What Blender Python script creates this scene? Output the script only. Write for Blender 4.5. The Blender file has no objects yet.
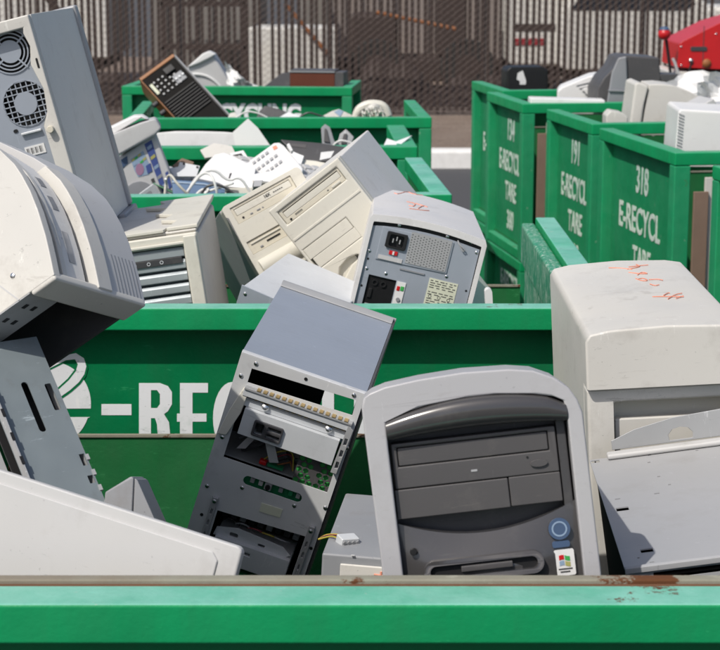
import bpy, bmesh, math, random
from mathutils import Matrix, Vector, Euler
from mathutils.geometry import tessellate_polygon
random.seed(7)
SC = bpy.context.scene
COL = SC.collection
# ---------------------------------------------------------------- camera model (used to take measures off the photograph)
TH = math.atan2(370, 1800)
EYE = Vector((0, 0, 1.76))
def ray(px, py):
    x = (px - 360) / 1800; u = -(py - 325) / 1800; c, s = math.cos(TH), math.sin(TH)
    return Vector((x, c + u * s, -s + u * c))
def at(px, py, Y):
    r = ray(px, py); return EYE + r * (Y / r.y)
def atz(px, py, Z):
    r = ray(px, py); return EYE + r * ((Z - EYE.z) / r.z)
# ---------------------------------------------------------------- materials
def newmat(name):
    m = bpy.data.materials.new(name); m.use_nodes = True
    nt = m.node_tree; b = nt.nodes['Principled BSDF']
    return m, nt, b
def N(nt, typ, **kw):
    n = nt.nodes.new(typ)
    for k, v in kw.items(): setattr(n, k, v)
    return n
def mixc(nt, fac, a, b):
    n = N(nt, 'ShaderNodeMix', data_type='RGBA')
    L = nt.links
    (L.new(fac, n.inputs[0]) if hasattr(fac, 'links') else setattr(n.inputs[0], 'default_value', fac))
    for i, v in ((6, a), (7, b)):
        if hasattr(v, 'links'): L.new(v, n.inputs[i])
        else: n.inputs[i].default_value = (*v, 1)
    return n.outputs[2]
def noise(nt, scale, detail=4, rough=.6, stretch=None, kind='Object'):
    tc = N(nt, 'ShaderNodeTexCoord'); src = tc.outputs[kind]
    if stretch:
        mp = N(nt, 'ShaderNodeMapping'); mp.inputs['Scale'].default_value = stretch
        nt.links.new(src, mp.inputs[0]); src = mp.outputs[0]
    n = N(nt, 'ShaderNodeTexNoise'); n.inputs['Scale'].default_value = scale
    n.inputs['Detail'].default_value = detail; n.inputs['Roughness'].default_value = rough
    nt.links.new(src, n.inputs['Vector']); return n.outputs['Fac']
def ramp(nt, f, a, b, lo=0., hi=1.):
    n = N(nt, 'ShaderNodeMapRange'); n.inputs[1].default_value = a; n.inputs[2].default_value = b
    n.inputs[3].default_value = lo; n.inputs[4].default_value = hi; n.clamp = True
    nt.links.new(f, n.inputs[0]); return n.outputs[0]
def bump(nt, b, f, strength, dist=.001):
    n = N(nt, 'ShaderNodeBump'); n.inputs['Strength'].default_value = strength; n.inputs['Distance'].default_value = dist
    nt.links.new(f, n.inputs['Height']); nt.links.new(n.outputs[0], b.inputs['Normal'])
def plastic(name, c, rough=.5, var=.88, dirt=.25, dirtc=(.16, .13, .10), spec=.4, coat=0, bscale=900):
    m, nt, b = newmat(name)
    v = ramp(nt, noise(nt, 3.5, 5), .3, .7)
    col = mixc(nt, v, tuple(x * var for x in c), c)
    if dirt:
        y = ramp(nt, noise(nt, 2.2, 3, .5), .4, .65, 0, .55); col = mixc(nt, y, col, tuple(x * k for x, k in zip(c, (1.0, .972, .91))))
        k = ramp(nt, noise(nt, 55, 6, .8, (1, 1, .14)), .635, .66, 0, min(.8, dirt * 1.8)); col = mixc(nt, k, col, tuple(min(.85, x * 1.35 + .05) for x in c))
        k = ramp(nt, noise(nt, 48, 6, .8, (.16, 1, 1)), .645, .665, 0, min(.8, dirt * 2.2)); col = mixc(nt, k, col, tuple(x * .45 for x in c))
        k = ramp(nt, noise(nt, 190, 3, .6), .70, .74, 0, min(.9, dirt * 2.5)); col = mixc(nt, k, col, tuple(x * .35 for x in c))
        dirt = min(.9, dirt * 1.7)
        d = ramp(nt, noise(nt, 14, 8, .7), .54, .78, 0, dirt)
        col = mixc(nt, d, col, dirtc)
        s = ramp(nt, noise(nt, 22, 3, .6, (1, 1, 9)), .66, .74, 0, dirt * .6)
        col = mixc(nt, s, col, dirtc)
    nt.links.new(col, b.inputs['Base Color'])
    r = ramp(nt, noise(nt, 9, 6), .3, .7, rough * .85, min(1, rough * 1.2)); nt.links.new(r, b.inputs['Roughness'])
    b.inputs['Specular IOR Level'].default_value = spec
    if coat: b.inputs['Coat Weight'].default_value = coat; b.inputs['Coat Roughness'].default_value = .12
    if bscale: bump(nt, b, noise(nt, bscale, 2), .12, .0006)
    return m
def metal(name, c, rough=.38, metallic=.75, var=.85, dirt=.2):
    m, nt, b = newmat(name)
    v = ramp(nt, noise(nt, 7, 5), .3, .7)
    col = mixc(nt, v, tuple(x * var for x in c), c)
    d = ramp(nt, noise(nt, 18, 8, .7), .55, .8, 0, dirt * 1.6); col = mixc(nt, d, col, (.1, .085, .07))
    k = ramp(nt, noise(nt, 60, 6, .8, (1, 1, .12)), .63, .66, 0, min(.8, dirt * 3)); col = mixc(nt, k, col, tuple(min(.9, x * 1.5 + .05) for x in c))
    k = ramp(nt, noise(nt, 52, 6, .8, (.12, 1, 1)), .635, .66, 0, min(.8, dirt * 3)); col = mixc(nt, k, col, tuple(x * .55 for x in c))
    nt.links.new(col, b.inputs['Base Color'])
    b.inputs['Metallic'].default_value = metallic
    r = ramp(nt, noise(nt, 30, 6, .7, (1, 6, 1)), .3, .7, rough * .8, min(1, rough * 1.35)); nt.links.new(r, b.inputs['Roughness'])
    return m
def green(name, c, rough=.38, rt=.665, fade=.0, fadec=(.12, .36, .22), rust=.25, scratch=0., chips=0.):
    m, nt, b = newmat(name)
    v = ramp(nt, noise(nt, 4, 6, .65), .3, .7)
    col = mixc(nt, v, tuple(x * .82 for x in c), c)
    st = ramp(nt, noise(nt, 9, 4, .6, (3.5, 3.5, .35)), .42, .72, 0, .42)
    ws = ramp(nt, noise(nt, 40, 6, .75, (.35, 1, 1.6)), .63, .67, 0, .5); col = mixc(nt, ws, col, tuple(min(.6, x * 1.5 + .03) for x in c))
    col = mixc(nt, st, col, tuple(x * .62 + .012 for x in c))
    if fade:
        f = ramp(nt, noise(nt, 7, 8, .7), .3, .62, 0, fade); col = mixc(nt, f, col, fadec)
    if scratch:
        s = ramp(nt, noise(nt, 60, 9, .85, (1.6, 1.6, .35)), .53, .57, 0, scratch); col = mixc(nt, s, col, (.55, .62, .55))
    if chips:
        s = ramp(nt, noise(nt, 60, 3, .6), .68, .72, 0, chips); col = mixc(nt, s, col, (.4, .45, .4))
    if rust:
        r = ramp(nt, noise(nt, 11, 10, .75, (1, 1, 1.5)), rt, rt + .035, 0, rust * 2.5 if rust * 2.5 < 1 else 1.); col = mixc(nt, r, col, (.11, .045, .02))
    nt.links.new(col, b.inputs['Base Color'])
    rr = ramp(nt, noise(nt, 12, 6), .3, .7, rough * .8, rough * 1.4); nt.links.new(rr, b.inputs['Roughness'])
    b.inputs['Specular IOR Level'].default_value = .25
    b1 = N(nt, 'ShaderNodeBump'); b1.inputs['Strength'].default_value = .55; b1.inputs['Distance'].default_value = .02; nt.links.new(noise(nt, 3.2, 3, .55), b1.inputs['Height'])
    b2 = N(nt, 'ShaderNodeBump'); b2.inputs['Strength'].default_value = .35; b2.inputs['Distance'].default_value = .0014; nt.links.new(noise(nt, 120, 5), b2.inputs['Height'])
    nt.links.new(b1.outputs[0], b2.inputs['Normal']); nt.links.new(b2.outputs[0], b.inputs['Normal'])
    return m
def plain(name, c, rough=.6, metallic=0., spec=.4):
    m, nt, b = newmat(name)
    v = ramp(nt, noise(nt, 12, 4), .3, .7)
    nt.links.new(mixc(nt, v, tuple(x * .85 for x in c), c), b.inputs['Base Color'])
    b.inputs['Roughness'].default_value = rough; b.inputs['Metallic'].default_value = metallic
    b.inputs['Specular IOR Level'].default_value = spec
    return m
M = dict(
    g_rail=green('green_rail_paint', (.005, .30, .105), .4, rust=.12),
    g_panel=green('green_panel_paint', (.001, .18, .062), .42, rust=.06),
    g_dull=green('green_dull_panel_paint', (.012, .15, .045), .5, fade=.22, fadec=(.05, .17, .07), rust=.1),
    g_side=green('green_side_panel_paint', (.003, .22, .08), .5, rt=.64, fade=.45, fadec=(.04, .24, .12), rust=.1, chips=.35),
    g_post=green('green_post_paint', (.006, .28, .11), .42, rt=.64, fade=.2, rust=.3, chips=.3),
    g_top=green('faded_green_top_paint', (.09, .42, .28), .45, rt=.625, fade=.75, fadec=(.24, .52, .43), rust=.4, chips=.5),
    g_top2=green('green_top_paint', (.04, .34, .16), .5, rt=.62, fade=.6, fadec=(.09, .32, .2), rust=.35),
    g_scr=green('scratched_green_paint', (.015, .22, .12), .5, fade=.5, fadec=(.08, .33, .2), scratch=.9, rust=.2),
    rust=green('rusty_lip_paint', (.30, .31, .25), .8, rt=.55, fade=.7, fadec=(.20, .16, .12), rust=.6),
    rusty=plain('rust', (.15, .07, .035), .9),
    white=plastic('white_stencil_paint', (.80, .82, .86), .6, dirt=.3, dirtc=(.25, .38, .3), bscale=120),
    stencil=plastic('worn_stencil_paint', (.60, .70, .64), .7, var=.7, dirt=.95, dirtc=(.03, .22, .11), bscale=0),
    beige=plastic('beige_plastic', (.64, .60, .50), .5, dirt=.28),
    beige2=plastic('pale_beige_plastic', (.66, .64, .57), .5, dirt=.2),
    cream=plastic('warm_white_plastic', (.60, .585, .55), .5, dirt=.2),
    brownp=plastic('brown_container_paint', (.27, .235, .22), .5, dirt=.5, bscale=0),
    side=plastic('grey_side_cover', (.70, .685, .66), .42, var=.93, dirt=.15),
    pale=plastic('pale_grey_plastic', (.66, .655, .66), .5, dirt=.2),
    bent=metal('shade_darkened_steel', (.20, .235, .25), .42, .2, dirt=.3),  # blue-grey steel darkened: shade of the tilted tower put into the colour
    lgrey=plastic('light_grey_plastic', (.51, .51, .515), .45, dirt=.14),
    lgrey2=plastic('bezel_grey_plastic', (.42, .42, .44), .33, dirt=.12),
    whitep=plastic('white_plastic', (.72, .72, .72), .5, dirt=.12),
    greyp=plastic('grey_plastic', (.26, .27, .29), .5, dirt=.25),
    dgrey=plastic('dark_grey_plastic', (.055, .055, .06), .42, dirt=.15, dirtc=(.2, .19, .17)),
    mgrey=plastic('charcoal_plastic', (.078, .075, .078), .45, dirt=.12, dirtc=(.25, .23, .2)),
    gloss=plastic('glossy_charcoal_plastic', (.055, .053, .055), .2, dirt=.1, dirtc=(.25, .23, .2), spec=.6, coat=.5, bscale=0),
    black=plain('black_plastic', (.012, .012, .013), .5),
    dark=plain('dark_interior', (.016, .015, .014), .85, spec=.1),
    steel=metal('galvanised_steel', (.66, .665, .67), .34, .12),
    steelb=metal('blue_grey_steel', (.35, .385, .44), .36, .25, var=.93, dirt=.08),
    steeld=metal('dull_steel', (.38, .385, .39), .45, .15),
    steelw=metal('pale_painted_steel', (.62, .64, .66), .45, .15, dirt=.12),
    case=plastic('grey_painted_case', (.36, .365, .38), .42, var=.93, dirt=.12),
    chrome=metal('bright_screw_metal', (.75, .75, .75), .22, 1., dirt=.1),
    smoke=metal('silvery_louvre', (.40, .44, .46), .3, .25),
    wood=plain('brown_wood', (.30, .13, .05), .5), redwood=plain('dark_red_wood', (.12, .035, .02), .4),
    board=plain('weathered_brown_board', (.22, .15, .11), .8),
    pcb=plain('green_circuit_board', (.02, .22, .09), .4), gold=plain('brass_contacts', (.55, .40, .18), .4, .6),
    red=plain('red_paint', (.55, .012, .015), .35, spec=.6), orange=plain('orange_marker_ink', (.78, .30, .20), .7),
    orangep=plain('orange_paint', (.30, .11, .035), .6), blue=plain('blue_sticker', (.055, .085, .26), .5),
    sky=plain('pale_blue_sticker', (.25, .34, .46), .5), yellow=plain('yellow_sticker', (.38, .36, .12), .5),
    greens=plain('green_sticker', (.05, .36, .08), .5), pink=plain('pink_sticker', (.32, .18, .28), .5),
    bluep=plain('blue_plastic', (.05, .12, .24), .45), paper=plain('white_paper', (.82, .82, .82), .8),
    label=plain('yellowish_label', (.62, .64, .50), .7), ink=plain('printed_ink', (.06, .06, .06), .7),
    bluegrey=plain('round_blue_sticker', (.06, .10, .18), .4), cable=plain('white_cable', (.7, .7, .68), .5),
    beigec=plain('beige_cable', (.5, .48, .42), .5), yellowc=plain('yellow_wire', (.42, .34, .05), .5),
    purplec=plain('dark_red_wire', (.22, .03, .04), .5), tyre=plain('tyre_rubber', (.02, .02, .02), .8),
    slat=plain('brown_fence_slat', (.042, .028, .024), .7), wire=metal('galvanised_wire', (.19, .155, .14), .6, .2),
    post=metal('fence_post_metal', (.20, .18, .17), .6, .4),
    trailer=plastic('off_white_trailer_paint', (.66, .65, .62), .45, dirt=.3, bscale=0),
    trgrey=plastic('grey_machine_paint', (.21, .20, .19), .5, dirt=.4, bscale=0),
    glass=plain('dark_glass', (.02, .025, .035), .08, spec=.8), redband=plain('red_stripe_paint', (.3, .02, .03), .5),
    machine=plain('brown_machine_paint', (.045, .03, .026), .7),
)
# ---------------------------------------------------------------- mesh builder
def rrect(x0, x1, z0, z1, r, n=5):
    p = []
    for cx, cz, a0 in ((x1 - r, z1 - r, 0), (x0 + r, z1 - r, 90), (x0 + r, z0 + r, 180), (x1 - r, z0 + r, 270)):
        for i in range(n + 1):
            a = math.radians(a0 + 90 * i / n); p.append((cx + r * math.cos(a), cz + r * math.sin(a)))
    return p
def circ(cx, cz, r, n=28, a0=0):
    return [(cx + r * math.cos(a0 + 2 * math.pi * i / n), cz + r * math.sin(a0 + 2 * math.pi * i / n)) for i in range(n)]
def rect(x0, x1, z0, z1): return [(x0, z0), (x1, z0), (x1, z1), (x0, z1)]
class MB:
    def __init__(s, T=None):
        s.v = []; s.f = []; s.m = []; s.T = T or Matrix.Identity(4)
    def add(s, vs, fs, m=0, T=None):
        k = len(s.v); A = s.T @ T if T else s.T
        s.v += [A @ Vector(p) for p in vs]
        for i, f in enumerate(fs):
            s.f.append(tuple(j + k for j in f)); s.m.append(m[i] if isinstance(m, (list, tuple)) else m)
        return s
    def box(s, x0, x1, y0, y1, z0, z1, m=0, mt=None, T=None):
        mt = m if mt is None else mt
        vs = [(x, y, z) for x in (x0, x1) for y in (y0, y1) for z in (z0, z1)]
        fs = [(0, 1, 3, 2), (4, 6, 7, 5), (0, 4, 5, 1), (2, 3, 7, 6), (0, 2, 6, 4), (1, 5, 7, 3)]
        return s.add(vs, fs, [m, m, m, m, m, mt], T)
    def plate(s, outer, holes=(), y0=0, y1=.002, m=0, T=None):
        """polygon in x,z with holes; front at y0, back at y1"""
        loops = [outer] + list(holes)
        tris = tessellate_polygon([[Vector((a, b, 0)) for a, b in l] for l in loops])
        pts = [p for l in loops for p in l]; n = len(pts)
        vs = [(a, y0, b) for a, b in pts] + [(a, y1, b) for a, b in pts]
        fs = [tuple(t) for t in tris] + [tuple(i + n for i in reversed(t)) for t in tris]
        k = 0
        for l in loops:
            c = len(l)
            for i in range(c):
                a, b = k + i, k + (i + 1) % c; fs.append((a, b, b + n, a + n))
            k += c
        return s.add(vs, fs, m, T)
    def prism(s, prof, x0, x1, m=0, T=None):
        """profile in y,z pushed along x"""
        R = Matrix(((0, 1, 0, 0), (1, 0, 0, 0), (0, 0, 1, 0), (0, 0, 0, 1)))
        return s.plate(prof, (), x0, x1, m, (T @ R) if T else R)
    def slab(s, prof, z0, z1, m=0, T=None):
        """polygon in x,y pushed along z"""
        R = Matrix(((1, 0, 0, 0), (0, 0, 1, 0), (0, 1, 0, 0), (0, 0, 0, 1)))
        return s.plate(prof, (), z0, z1, m, (T @ R) if T else R)
    def cyl(s, c, axis, r, l, n=16, m=0, r2=None):
        q = Vector(axis).to_track_quat('Z', 'Y').to_matrix().to_4x4(); T = Matrix.Translation(c) @ q
        r2 = r if r2 is None else r2
        vs = [(r * math.cos(2 * math.pi * i / n), r * math.sin(2 * math.pi * i / n), 0) for i in range(n)]
        vs += [(r2 * math.cos(2 * math.pi * i / n), r2 * math.sin(2 * math.pi * i / n), l) for i in range(n)]
        fs = [tuple(reversed(range(n))), tuple(range(n, 2 * n))] + [(i, (i + 1) % n, (i + 1) % n + n, i + n) for i in range(n)]
        return s.add(vs, fs, m, T)
    def dome(s, c, axis, r, h, n=12, k=4, m=0):
        q = Vector(axis).to_track_quat('Z', 'Y').to_matrix().to_4x4(); T = Matrix.Translation(c) @ q
        vs = []; fs = []
        for j in range(k):
            a = math.pi / 2 * j / k
            vs += [(r * math.cos(a) * math.cos(2 * math.pi * i / n), r * math.cos(a) * math.sin(2 * math.pi * i / n), h * math.sin(a)) for i in range(n)]
        vs.append((0, 0, h)); t = len(vs) - 1
        for j in range(k - 1):
            fs += [(j * n + i, j * n + (i + 1) % n, (j + 1) * n + (i + 1) % n, (j + 1) * n + i) for i in range(n)]
        fs += [((k - 1) * n + i, (k - 1) * n + (i + 1) % n, t) for i in range(n)] + [tuple(reversed(range(n)))]
        return s.add(vs, fs, m, T)
    def tube(s, path, r, n=8, m=0, smooth=0):
        P = [Vector(p) for p in path]
        for _ in range(smooth):
            Q = [P[0]]
            for a, b in zip(P, P[1:]): Q += [a * .75 + b * .25, a * .25 + b * .75]
            P = Q + [P[-1]]
        vs = []; fs = []; up = Vector((.3, .2, 1))
        for i, p in enumerate(P):
            d = (P[min(i + 1, len(P) - 1)] - P[max(i - 1, 0)]).normalized()
            a = d.cross(up); a = a.normalized() if a.length > 1e-4 else Vector((1, 0, 0)); b = d.cross(a)
            vs += [p + a * r * math.cos(2 * math.pi * k / n) + b * r * math.sin(2 * math.pi * k / n) for k in range(n)]
        for i in range(len(P) - 1):
            fs += [(i * n + k, i * n + (k + 1) % n, (i + 1) * n + (k + 1) % n, (i + 1) * n + k) for k in range(n)]
        fs += [tuple(reversed(range(n))), tuple((len(P) - 1) * n + k for k in range(n))]
        return s.add(vs, fs, m)
    def grid(s, fn, nu, nv, th, m=0):
        """surface fn(u,v)->Vector with thickness vector th"""
        th = Vector(th); vs = []; fs = []
        for i in range(nu + 1):
            for j in range(nv + 1): vs.append(Vector(fn(i / nu, j / nv)))
        n = len(vs); vs += [p + th for p in vs]; W = nv + 1
        for i in range(nu):
            for j in range(nv):
                a = i * W + j; q = (a, a + W, a + W + 1, a + 1); fs.append(q); fs.append(tuple(k + n for k in reversed(q)))
        rim = [i * W for i in range(nu + 1)] + [nu * W + j for j in range(1, nv + 1)] + [i * W + nv for i in range(nu - 1, -1, -1)] + [j for j in range(nv - 1, 0, -1)]
        for a, b in zip(rim, rim[1:] + rim[:1]): fs.append((a, b, b + n, a + n))
        return s.add(vs, fs, m)
    def build(s, name, mats, parent=None, bevel=0, seg=2, smooth=True, ang=35, label=None):
        me = bpy.data.meshes.new(name); me.from_pydata([tuple(v) for v in s.v], [], s.f)
        mats = mats if isinstance(mats, (list, tuple)) else [mats]
        for m in mats: me.materials.append(M[m] if isinstance(m, str) else m)
        for p, k in zip(me.polygons, s.m): p.material_index = k
        bm = bmesh.new(); bm.from_mesh(me); bmesh.ops.recalc_face_normals(bm, faces=bm.faces)
        if smooth:
            for f in bm.faces: f.smooth = True
            for e in bm.edges:
                if len(e.link_faces) != 2 or e.calc_face_angle(9) > math.radians(ang): e.smooth = False
        bm.to_mesh(me); bm.free()
        o = bpy.data.objects.new(name, me); COL.objects.link(o); o.parent = parent
        if bevel:
            b = o.modifiers.new('Bevel', 'BEVEL'); b.width = bevel; b.segments = seg; b.limit_method = 'ANGLE'; b.angle_limit = math.radians(40); b.harden_normals = False
            b.use_clamp_overlap = True
            for p in me.polygons: p.use_smooth = True
            for e in me.edges: e.use_edge_sharp = False
            w = o.modifiers.new('Normals', 'WEIGHTED_NORMAL'); w.keep_sharp = True
        if label: o['label'] = label
        return o
def tag(o, label, cat, group=None):
    o['label'] = label; o['category'] = cat
    if group: o['group'] = group
    return o
def thing(name, label, cat, loc=(0, 0, 0), rot=(0, 0, 0), group=None):
    o = bpy.data.objects.new(name, None); COL.objects.link(o); o.empty_display_size = .05
    o.location = loc; o.rotation_euler = [math.radians(a) for a in rot]
    return tag(o, label, cat, group)
def struct(o): o['kind'] = 'structure'; return o
def copies(src, pts, parent):
    """further copies of one small part at other places (pts are offsets of the mesh)"""
    for p in pts:
        c = src.copy(); COL.objects.link(c); c.parent = parent; c.location = p
def screws(root, pts, y=-.0005, r=.0035, name='screw', mat='chrome'):
    o = MB().dome((0, 0, 0), (0, -1, 0), r, r * .55, 12, 3).build(name, mat, root); o.location = (pts[0][0], y, pts[0][1])
    copies(o, [(a, y, b) for a, b in pts[1:]], root)
def text(name, s, size, mat, parent, T, sx=1., off=0., th=.0006, sp=1.):
    cu = bpy.data.curves.new('t', 'FONT'); cu.body = s; cu.size = size; cu.offset = off; cu.extrude = th; cu.align_x = 'CENTER'; cu.align_y = 'CENTER'; cu.space_character = sp
    cu.resolution_u = 3
    o = bpy.data.objects.new('t', cu); COL.objects.link(o)
    dg = bpy.context.evaluated_depsgraph_get(); me = bpy.data.meshes.new_from_object(o.evaluated_get(dg))
    bpy.data.objects.remove(o); bpy.data.curves.remove(cu)
    me.transform(T @ Matrix.Diagonal((sx, 1, 1, 1))); me.name = name; me.materials.clear(); me.materials.append(M[mat])
    q = bpy.data.objects.new(name, me); COL.objects.link(q); q.parent = parent; return q
FRONT = Matrix(((1, 0, 0, 0), (0, 0, -1, 0), (0, 1, 0, 0), (0, 0, 0, 1)))     # text plane facing -y
LEFTF = Matrix(((0, 0, -1, 0), (-1, 0, 0, 0), (0, 1, 0, 0), (0, 0, 0, 1)))    # text plane facing -x, reading towards -y
def Tr(x, y, z): return Matrix.Translation((x, y, z))
def frame(O, u, v):
    """matrix with x along u, z close to v, y = z cross x (away)"""
    u = Vector(u).normalized(); v = Vector(v); v = (v - u * v.dot(u)).normalized(); w = v.cross(u)
    m = Matrix((u, w, v)).transposed().to_4x4(); m.translation = O; return m
def place(o, m): o.matrix_world = m; return o
# ================================================================ SETTING
def sheet(name, x0, x1, y0, y1, z, mat):
    o = MB().add([(x0, y0, z), (x1, y0, z), (x1, y1, z), (x0, y1, z)], [(0, 1, 2, 3)]).build(name, mat); return struct(o)
m, nt, b = newmat('asphalt'); v = ramp(nt, noise(nt, 60, 6, .7), .35, .7)
nt.links.new(mixc(nt, v, (.045, .045, .047), (.085, .085, .088)), b.inputs['Base Color']); b.inputs['Roughness'].default_value = .85; bump(nt, b, noise(nt, 90, 4), .5, .004); M['asphalt'] = m
m, nt, b = newmat('gravel'); v = ramp(nt, noise(nt, 38, 8, .8), .30, .62)
v2 = ramp(nt, noise(nt, 2.5, 4), .35, .65)
nt.links.new(mixc(nt, v, (.09, .065, .05), mixc(nt, v2, (.27, .20, .155), (.35, .275, .22))), b.inputs['Base Color']); b.inputs['Roughness'].default_value = .95; bump(nt, b, noise(nt, 45, 6, .8), .9, .02); M['gravel'] = m
m, nt, b = newmat('concrete'); v = ramp(nt, noise(nt, 14, 6, .7), .3, .7)
nt.links.new(mixc(nt, v, (.64, .63, .61), (.76, .75, .73)), b.inputs['Base Color']); b.inputs['Roughness'].default_value = .9; M['concrete'] = m
sheet('ground', -300, 300, -40, 900, 0, 'asphalt')
struct(MB().box(-60, 60, 15.35, 30, -.2, .11).build('gravel_ground', 'gravel'))
struct(MB().box(-60, 60, 15.10, 15.345, -.2, .15).build('kerb', 'concrete', bevel=.025))
# ---------------------------------------------------------------- chain link fence with slats
FY = 18.95; FX0, FX1 = -6.6, 6.9; FZ0, FZ1 = .12, 2.3
fence = thing('fence', 'tall chain link fence threaded with brown vertical slats behind the bins', 'fence', (0, FY, .11))
mb = MB(); x = FX0; i = 0
while x < FX1:
    w = random.uniform(.032, .043); j = random.uniform(-.004, .004); lean = random.uniform(-.012, .012)
    if random.random() > .015:
        dz = random.uniform(0, .03)
        mb.add([(x + j, 0, FZ0 - .11 + dz), (x + j + w, 0, FZ0 - .11 + dz), (x + j + w + lean, 0, FZ1), (x + j + lean, 0, FZ1),
                (x + j, .002, FZ0 - .11 + dz), (x + j + w, .002, FZ0 - .11 + dz), (x + j + w + lean, .002, FZ1), (x + j + lean, .002, FZ1)],
               [(0, 1, 2, 3), (7, 6, 5, 4), (0, 4, 5, 1), (1, 5, 6, 2), (2, 6, 7, 3), (3, 7, 4, 0)])
    x += .066; i += 1
mb.build('slats', 'slat', fence, smooth=False)
mb = MB(); H = FZ1 - .11; pitch = .085; ang = .8
def wire(mb, xa, za, xb, zb, y, r=.0024):
    d = Vector((xb - xa, 0, zb - za)).normalized(); nn = Vector((-d.z, 0, d.x)) * r
    vs = []
    for X, Z in ((xa, za), (xb, zb)):
        p = Vector((X, y, Z)); vs += [p + nn, p + Vector((0, -r, 0)), p - nn]
    mb.add(vs, [(0, 1, 4, 3), (1, 2, 5, 4), (2, 0, 3, 5)])
x = FX0 - H / ang
while x < FX1 + .1:
    for s in (1, -1):
        a, bb = (x, x + H / ang) if s == 1 else (x + H / ang, x)
        wire(mb, a, .0, bb, H, -.004 if s == 1 else .006, .0021 if s == 1 else .0013)
    x += pitch
mb.build('chain_link_mesh', 'wire', fence, smooth=False)
first = None
for px in (486, 180, 330, 40, 640, 790, -110):
    X = (px - 360) / 1800 * 18.9
    if first is None: first = MB().cyl((0, 0, -.1), (0, 0, 1), .032, 2.45, 14).build('post', 'post', fence)
    c = first if px == 486 else first.copy()
    if c is not first: COL.objects.link(c); c.parent = fence
    c.location = (X, .05, 0)
MB().tube([(FX0, .03, H), (FX1, .03, H)], .022, 10).build('top_rail', 'post', fence)
MB().tube([(FX0, -.012, .04), (FX1, -.012, .04)], .004, 6).build('tension_wire', 'wire', fence)
# ---------------------------------------------------------------- yard beyond the fence
def wheel(root, x, y, z, r=.33, w=.2):
    t = MB().cyl((x, y, z), (0, 1, 0), r, w, 28).build('wheel', 'tyre', root, bevel=.02)
    MB().cyl((x, y - .012, z), (0, 1, 0), r * .45, .05, 20).build('rim', 'machine', t, bevel=.005)
def X23(px, Y=22.): return (px - 360) / 1800 * Y * .99
t = thing('box_trailer', 'long off white box trailer seen through the left end of the fence', 'trailer', (X23(-190), 22.0, .11))
w = X23(108) - X23(-190)
MB().box(0, w, 0, 2.2, .42, 2.9).build('body', 'trailer', t, bevel=.03)
MB().box(.1, w - .1, .1, 2.1, .28, .41).build('frame', 'machine', t)
wheel(t, w * .8, .05, .30, .3)
wheel(t, w * .62, .05, .30, .3)
t = thing('cargo_container', 'grey metal cargo container behind the fence between trailer and white crate', 'container', (X23(150), 22.3, .11))
w = X23(258) - X23(150)
mb = MB(); n = 14
prof = []
for i in range(n):
    a = i * w / n; prof += [(a, 0 if i % 2 else .04), (a + w / n * .9, 0 if i % 2 else .04)]
mb.slab(prof + [(w, 2.), (0, 2.)], .3, 2.6).build('corrugated_body', 'trgrey', t, smooth=False)
MB().box(-.04, w + .04, -.06, 2.05, .12, .295).build('base_frame', 'machine', t)
t = thing('white_crate', 'bright white crate with an orange brace behind the fence', 'crate', (X23(252), 21.2, .11))
w = X23(338) - X23(252)
MB().box(0, w, 0, 1.0, .12, .82).build('body', 'trailer', t, bevel=.02)
MB().tube([(w * .42, -.05, 1.1), (w * .9, -.05, .52)], .022, 8).build('brace', 'orangep', t)
MB().box(0, .06, .02, .9, 0, .115).build('foot', 'machine', t)
t = thing('farm_machine', 'dark brown farm machine with an orange boom behind the fence', 'machine', (X23(335), 21.8, .11))
w = X23(500) - X23(335)
MB().slab([(0, 0), (w, .15), (w, 1.5), (0, 1.4)], .15, .42).build('chassis', 'machine', t, bevel=.03)
MB().box(w * .1, w * .38, .2, 1.3, .43, .95).build('hopper', 'machine', t, bevel=.05)
MB().box(w * .62, w * .80, .25, 1.2, .43, 1.7).build('cab', 'machine', t, bevel=.04)
MB().tube([(w * .25, -.1, .98), (w * .74, -.12, .78)], .024, 8).build('boom', 'orangep', t)
wheel(t, w * .25, -.06, .33, .33); wheel(t, w * .8, -.02, .33, .33)
t = thing('cargo_container', 'long brownish cargo container standing behind the dark farm machine', 'container', (X23(330, 24), 24.2, .11))
w = X23(512, 24) - X23(330, 24); prof = []
for i in range(22):
    a = i * w / 22; prof += [(a, 0 if i % 2 else .05), (a + w / 22 * .85, 0 if i % 2 else .05)]
MB().slab(prof + [(w, 2.), (0, 2.)], .3, 2.6).build('corrugated_body', 'brownp', t, smooth=False)
MB().box(-.04, w + .04, -.06, 2.05, .12, .295).build('base_frame', 'machine', t)
t = thing('camper', 'cream camper with red and dark stripes behind the fence above the black box', 'camper', (X23(508), 21.6, .11))
w = X23(562) - X23(508)
MB().box(0, w, 0, 2., .35, 2.2).build('body', 'trailer', t, bevel=.05)
MB().box(.02, w * .8, -.012, 0, .77, .85).build('stripe', 'machine', t); MB().box(.02, w * .6, -.012, 0, .60, .68).build('stripe', 'redband', t)
MB().box(.05, w - .05, .1, 1.9, .18, .345).build('frame', 'machine', t); wheel(t, w * .5, .3, .28, .28, .15)
t = thing('pickup_truck', 'white pickup truck with dark windscreen parked behind the fence at right', 'truck', (X23(555), 21.4, .11))
w = 2.9
prof = [(0, .32), (w, .32), (w, 1.02), (w * .6, 1.06), (w * .42, 1.55), (w * .12, 1.57), (.02, 1.02)]
MB().plate(prof, (), 0, 1.6).build('body', 'trailer', t, bevel=.06)
MB().plate([(.12, 1.02), (w * .14, 1.5), (w * .41, 1.5), (w * .54, 1.10), (w * .5, 1.02)], (), -.012, 0).build('window', 'glass', t)
MB().box(.1, w - .1, .1, 1.5, .2, .315).build('frame', 'machine', t)
wheel(t, .75, .25, .30, .30); wheel(t, 2.35, .25, .30, .30)
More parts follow.
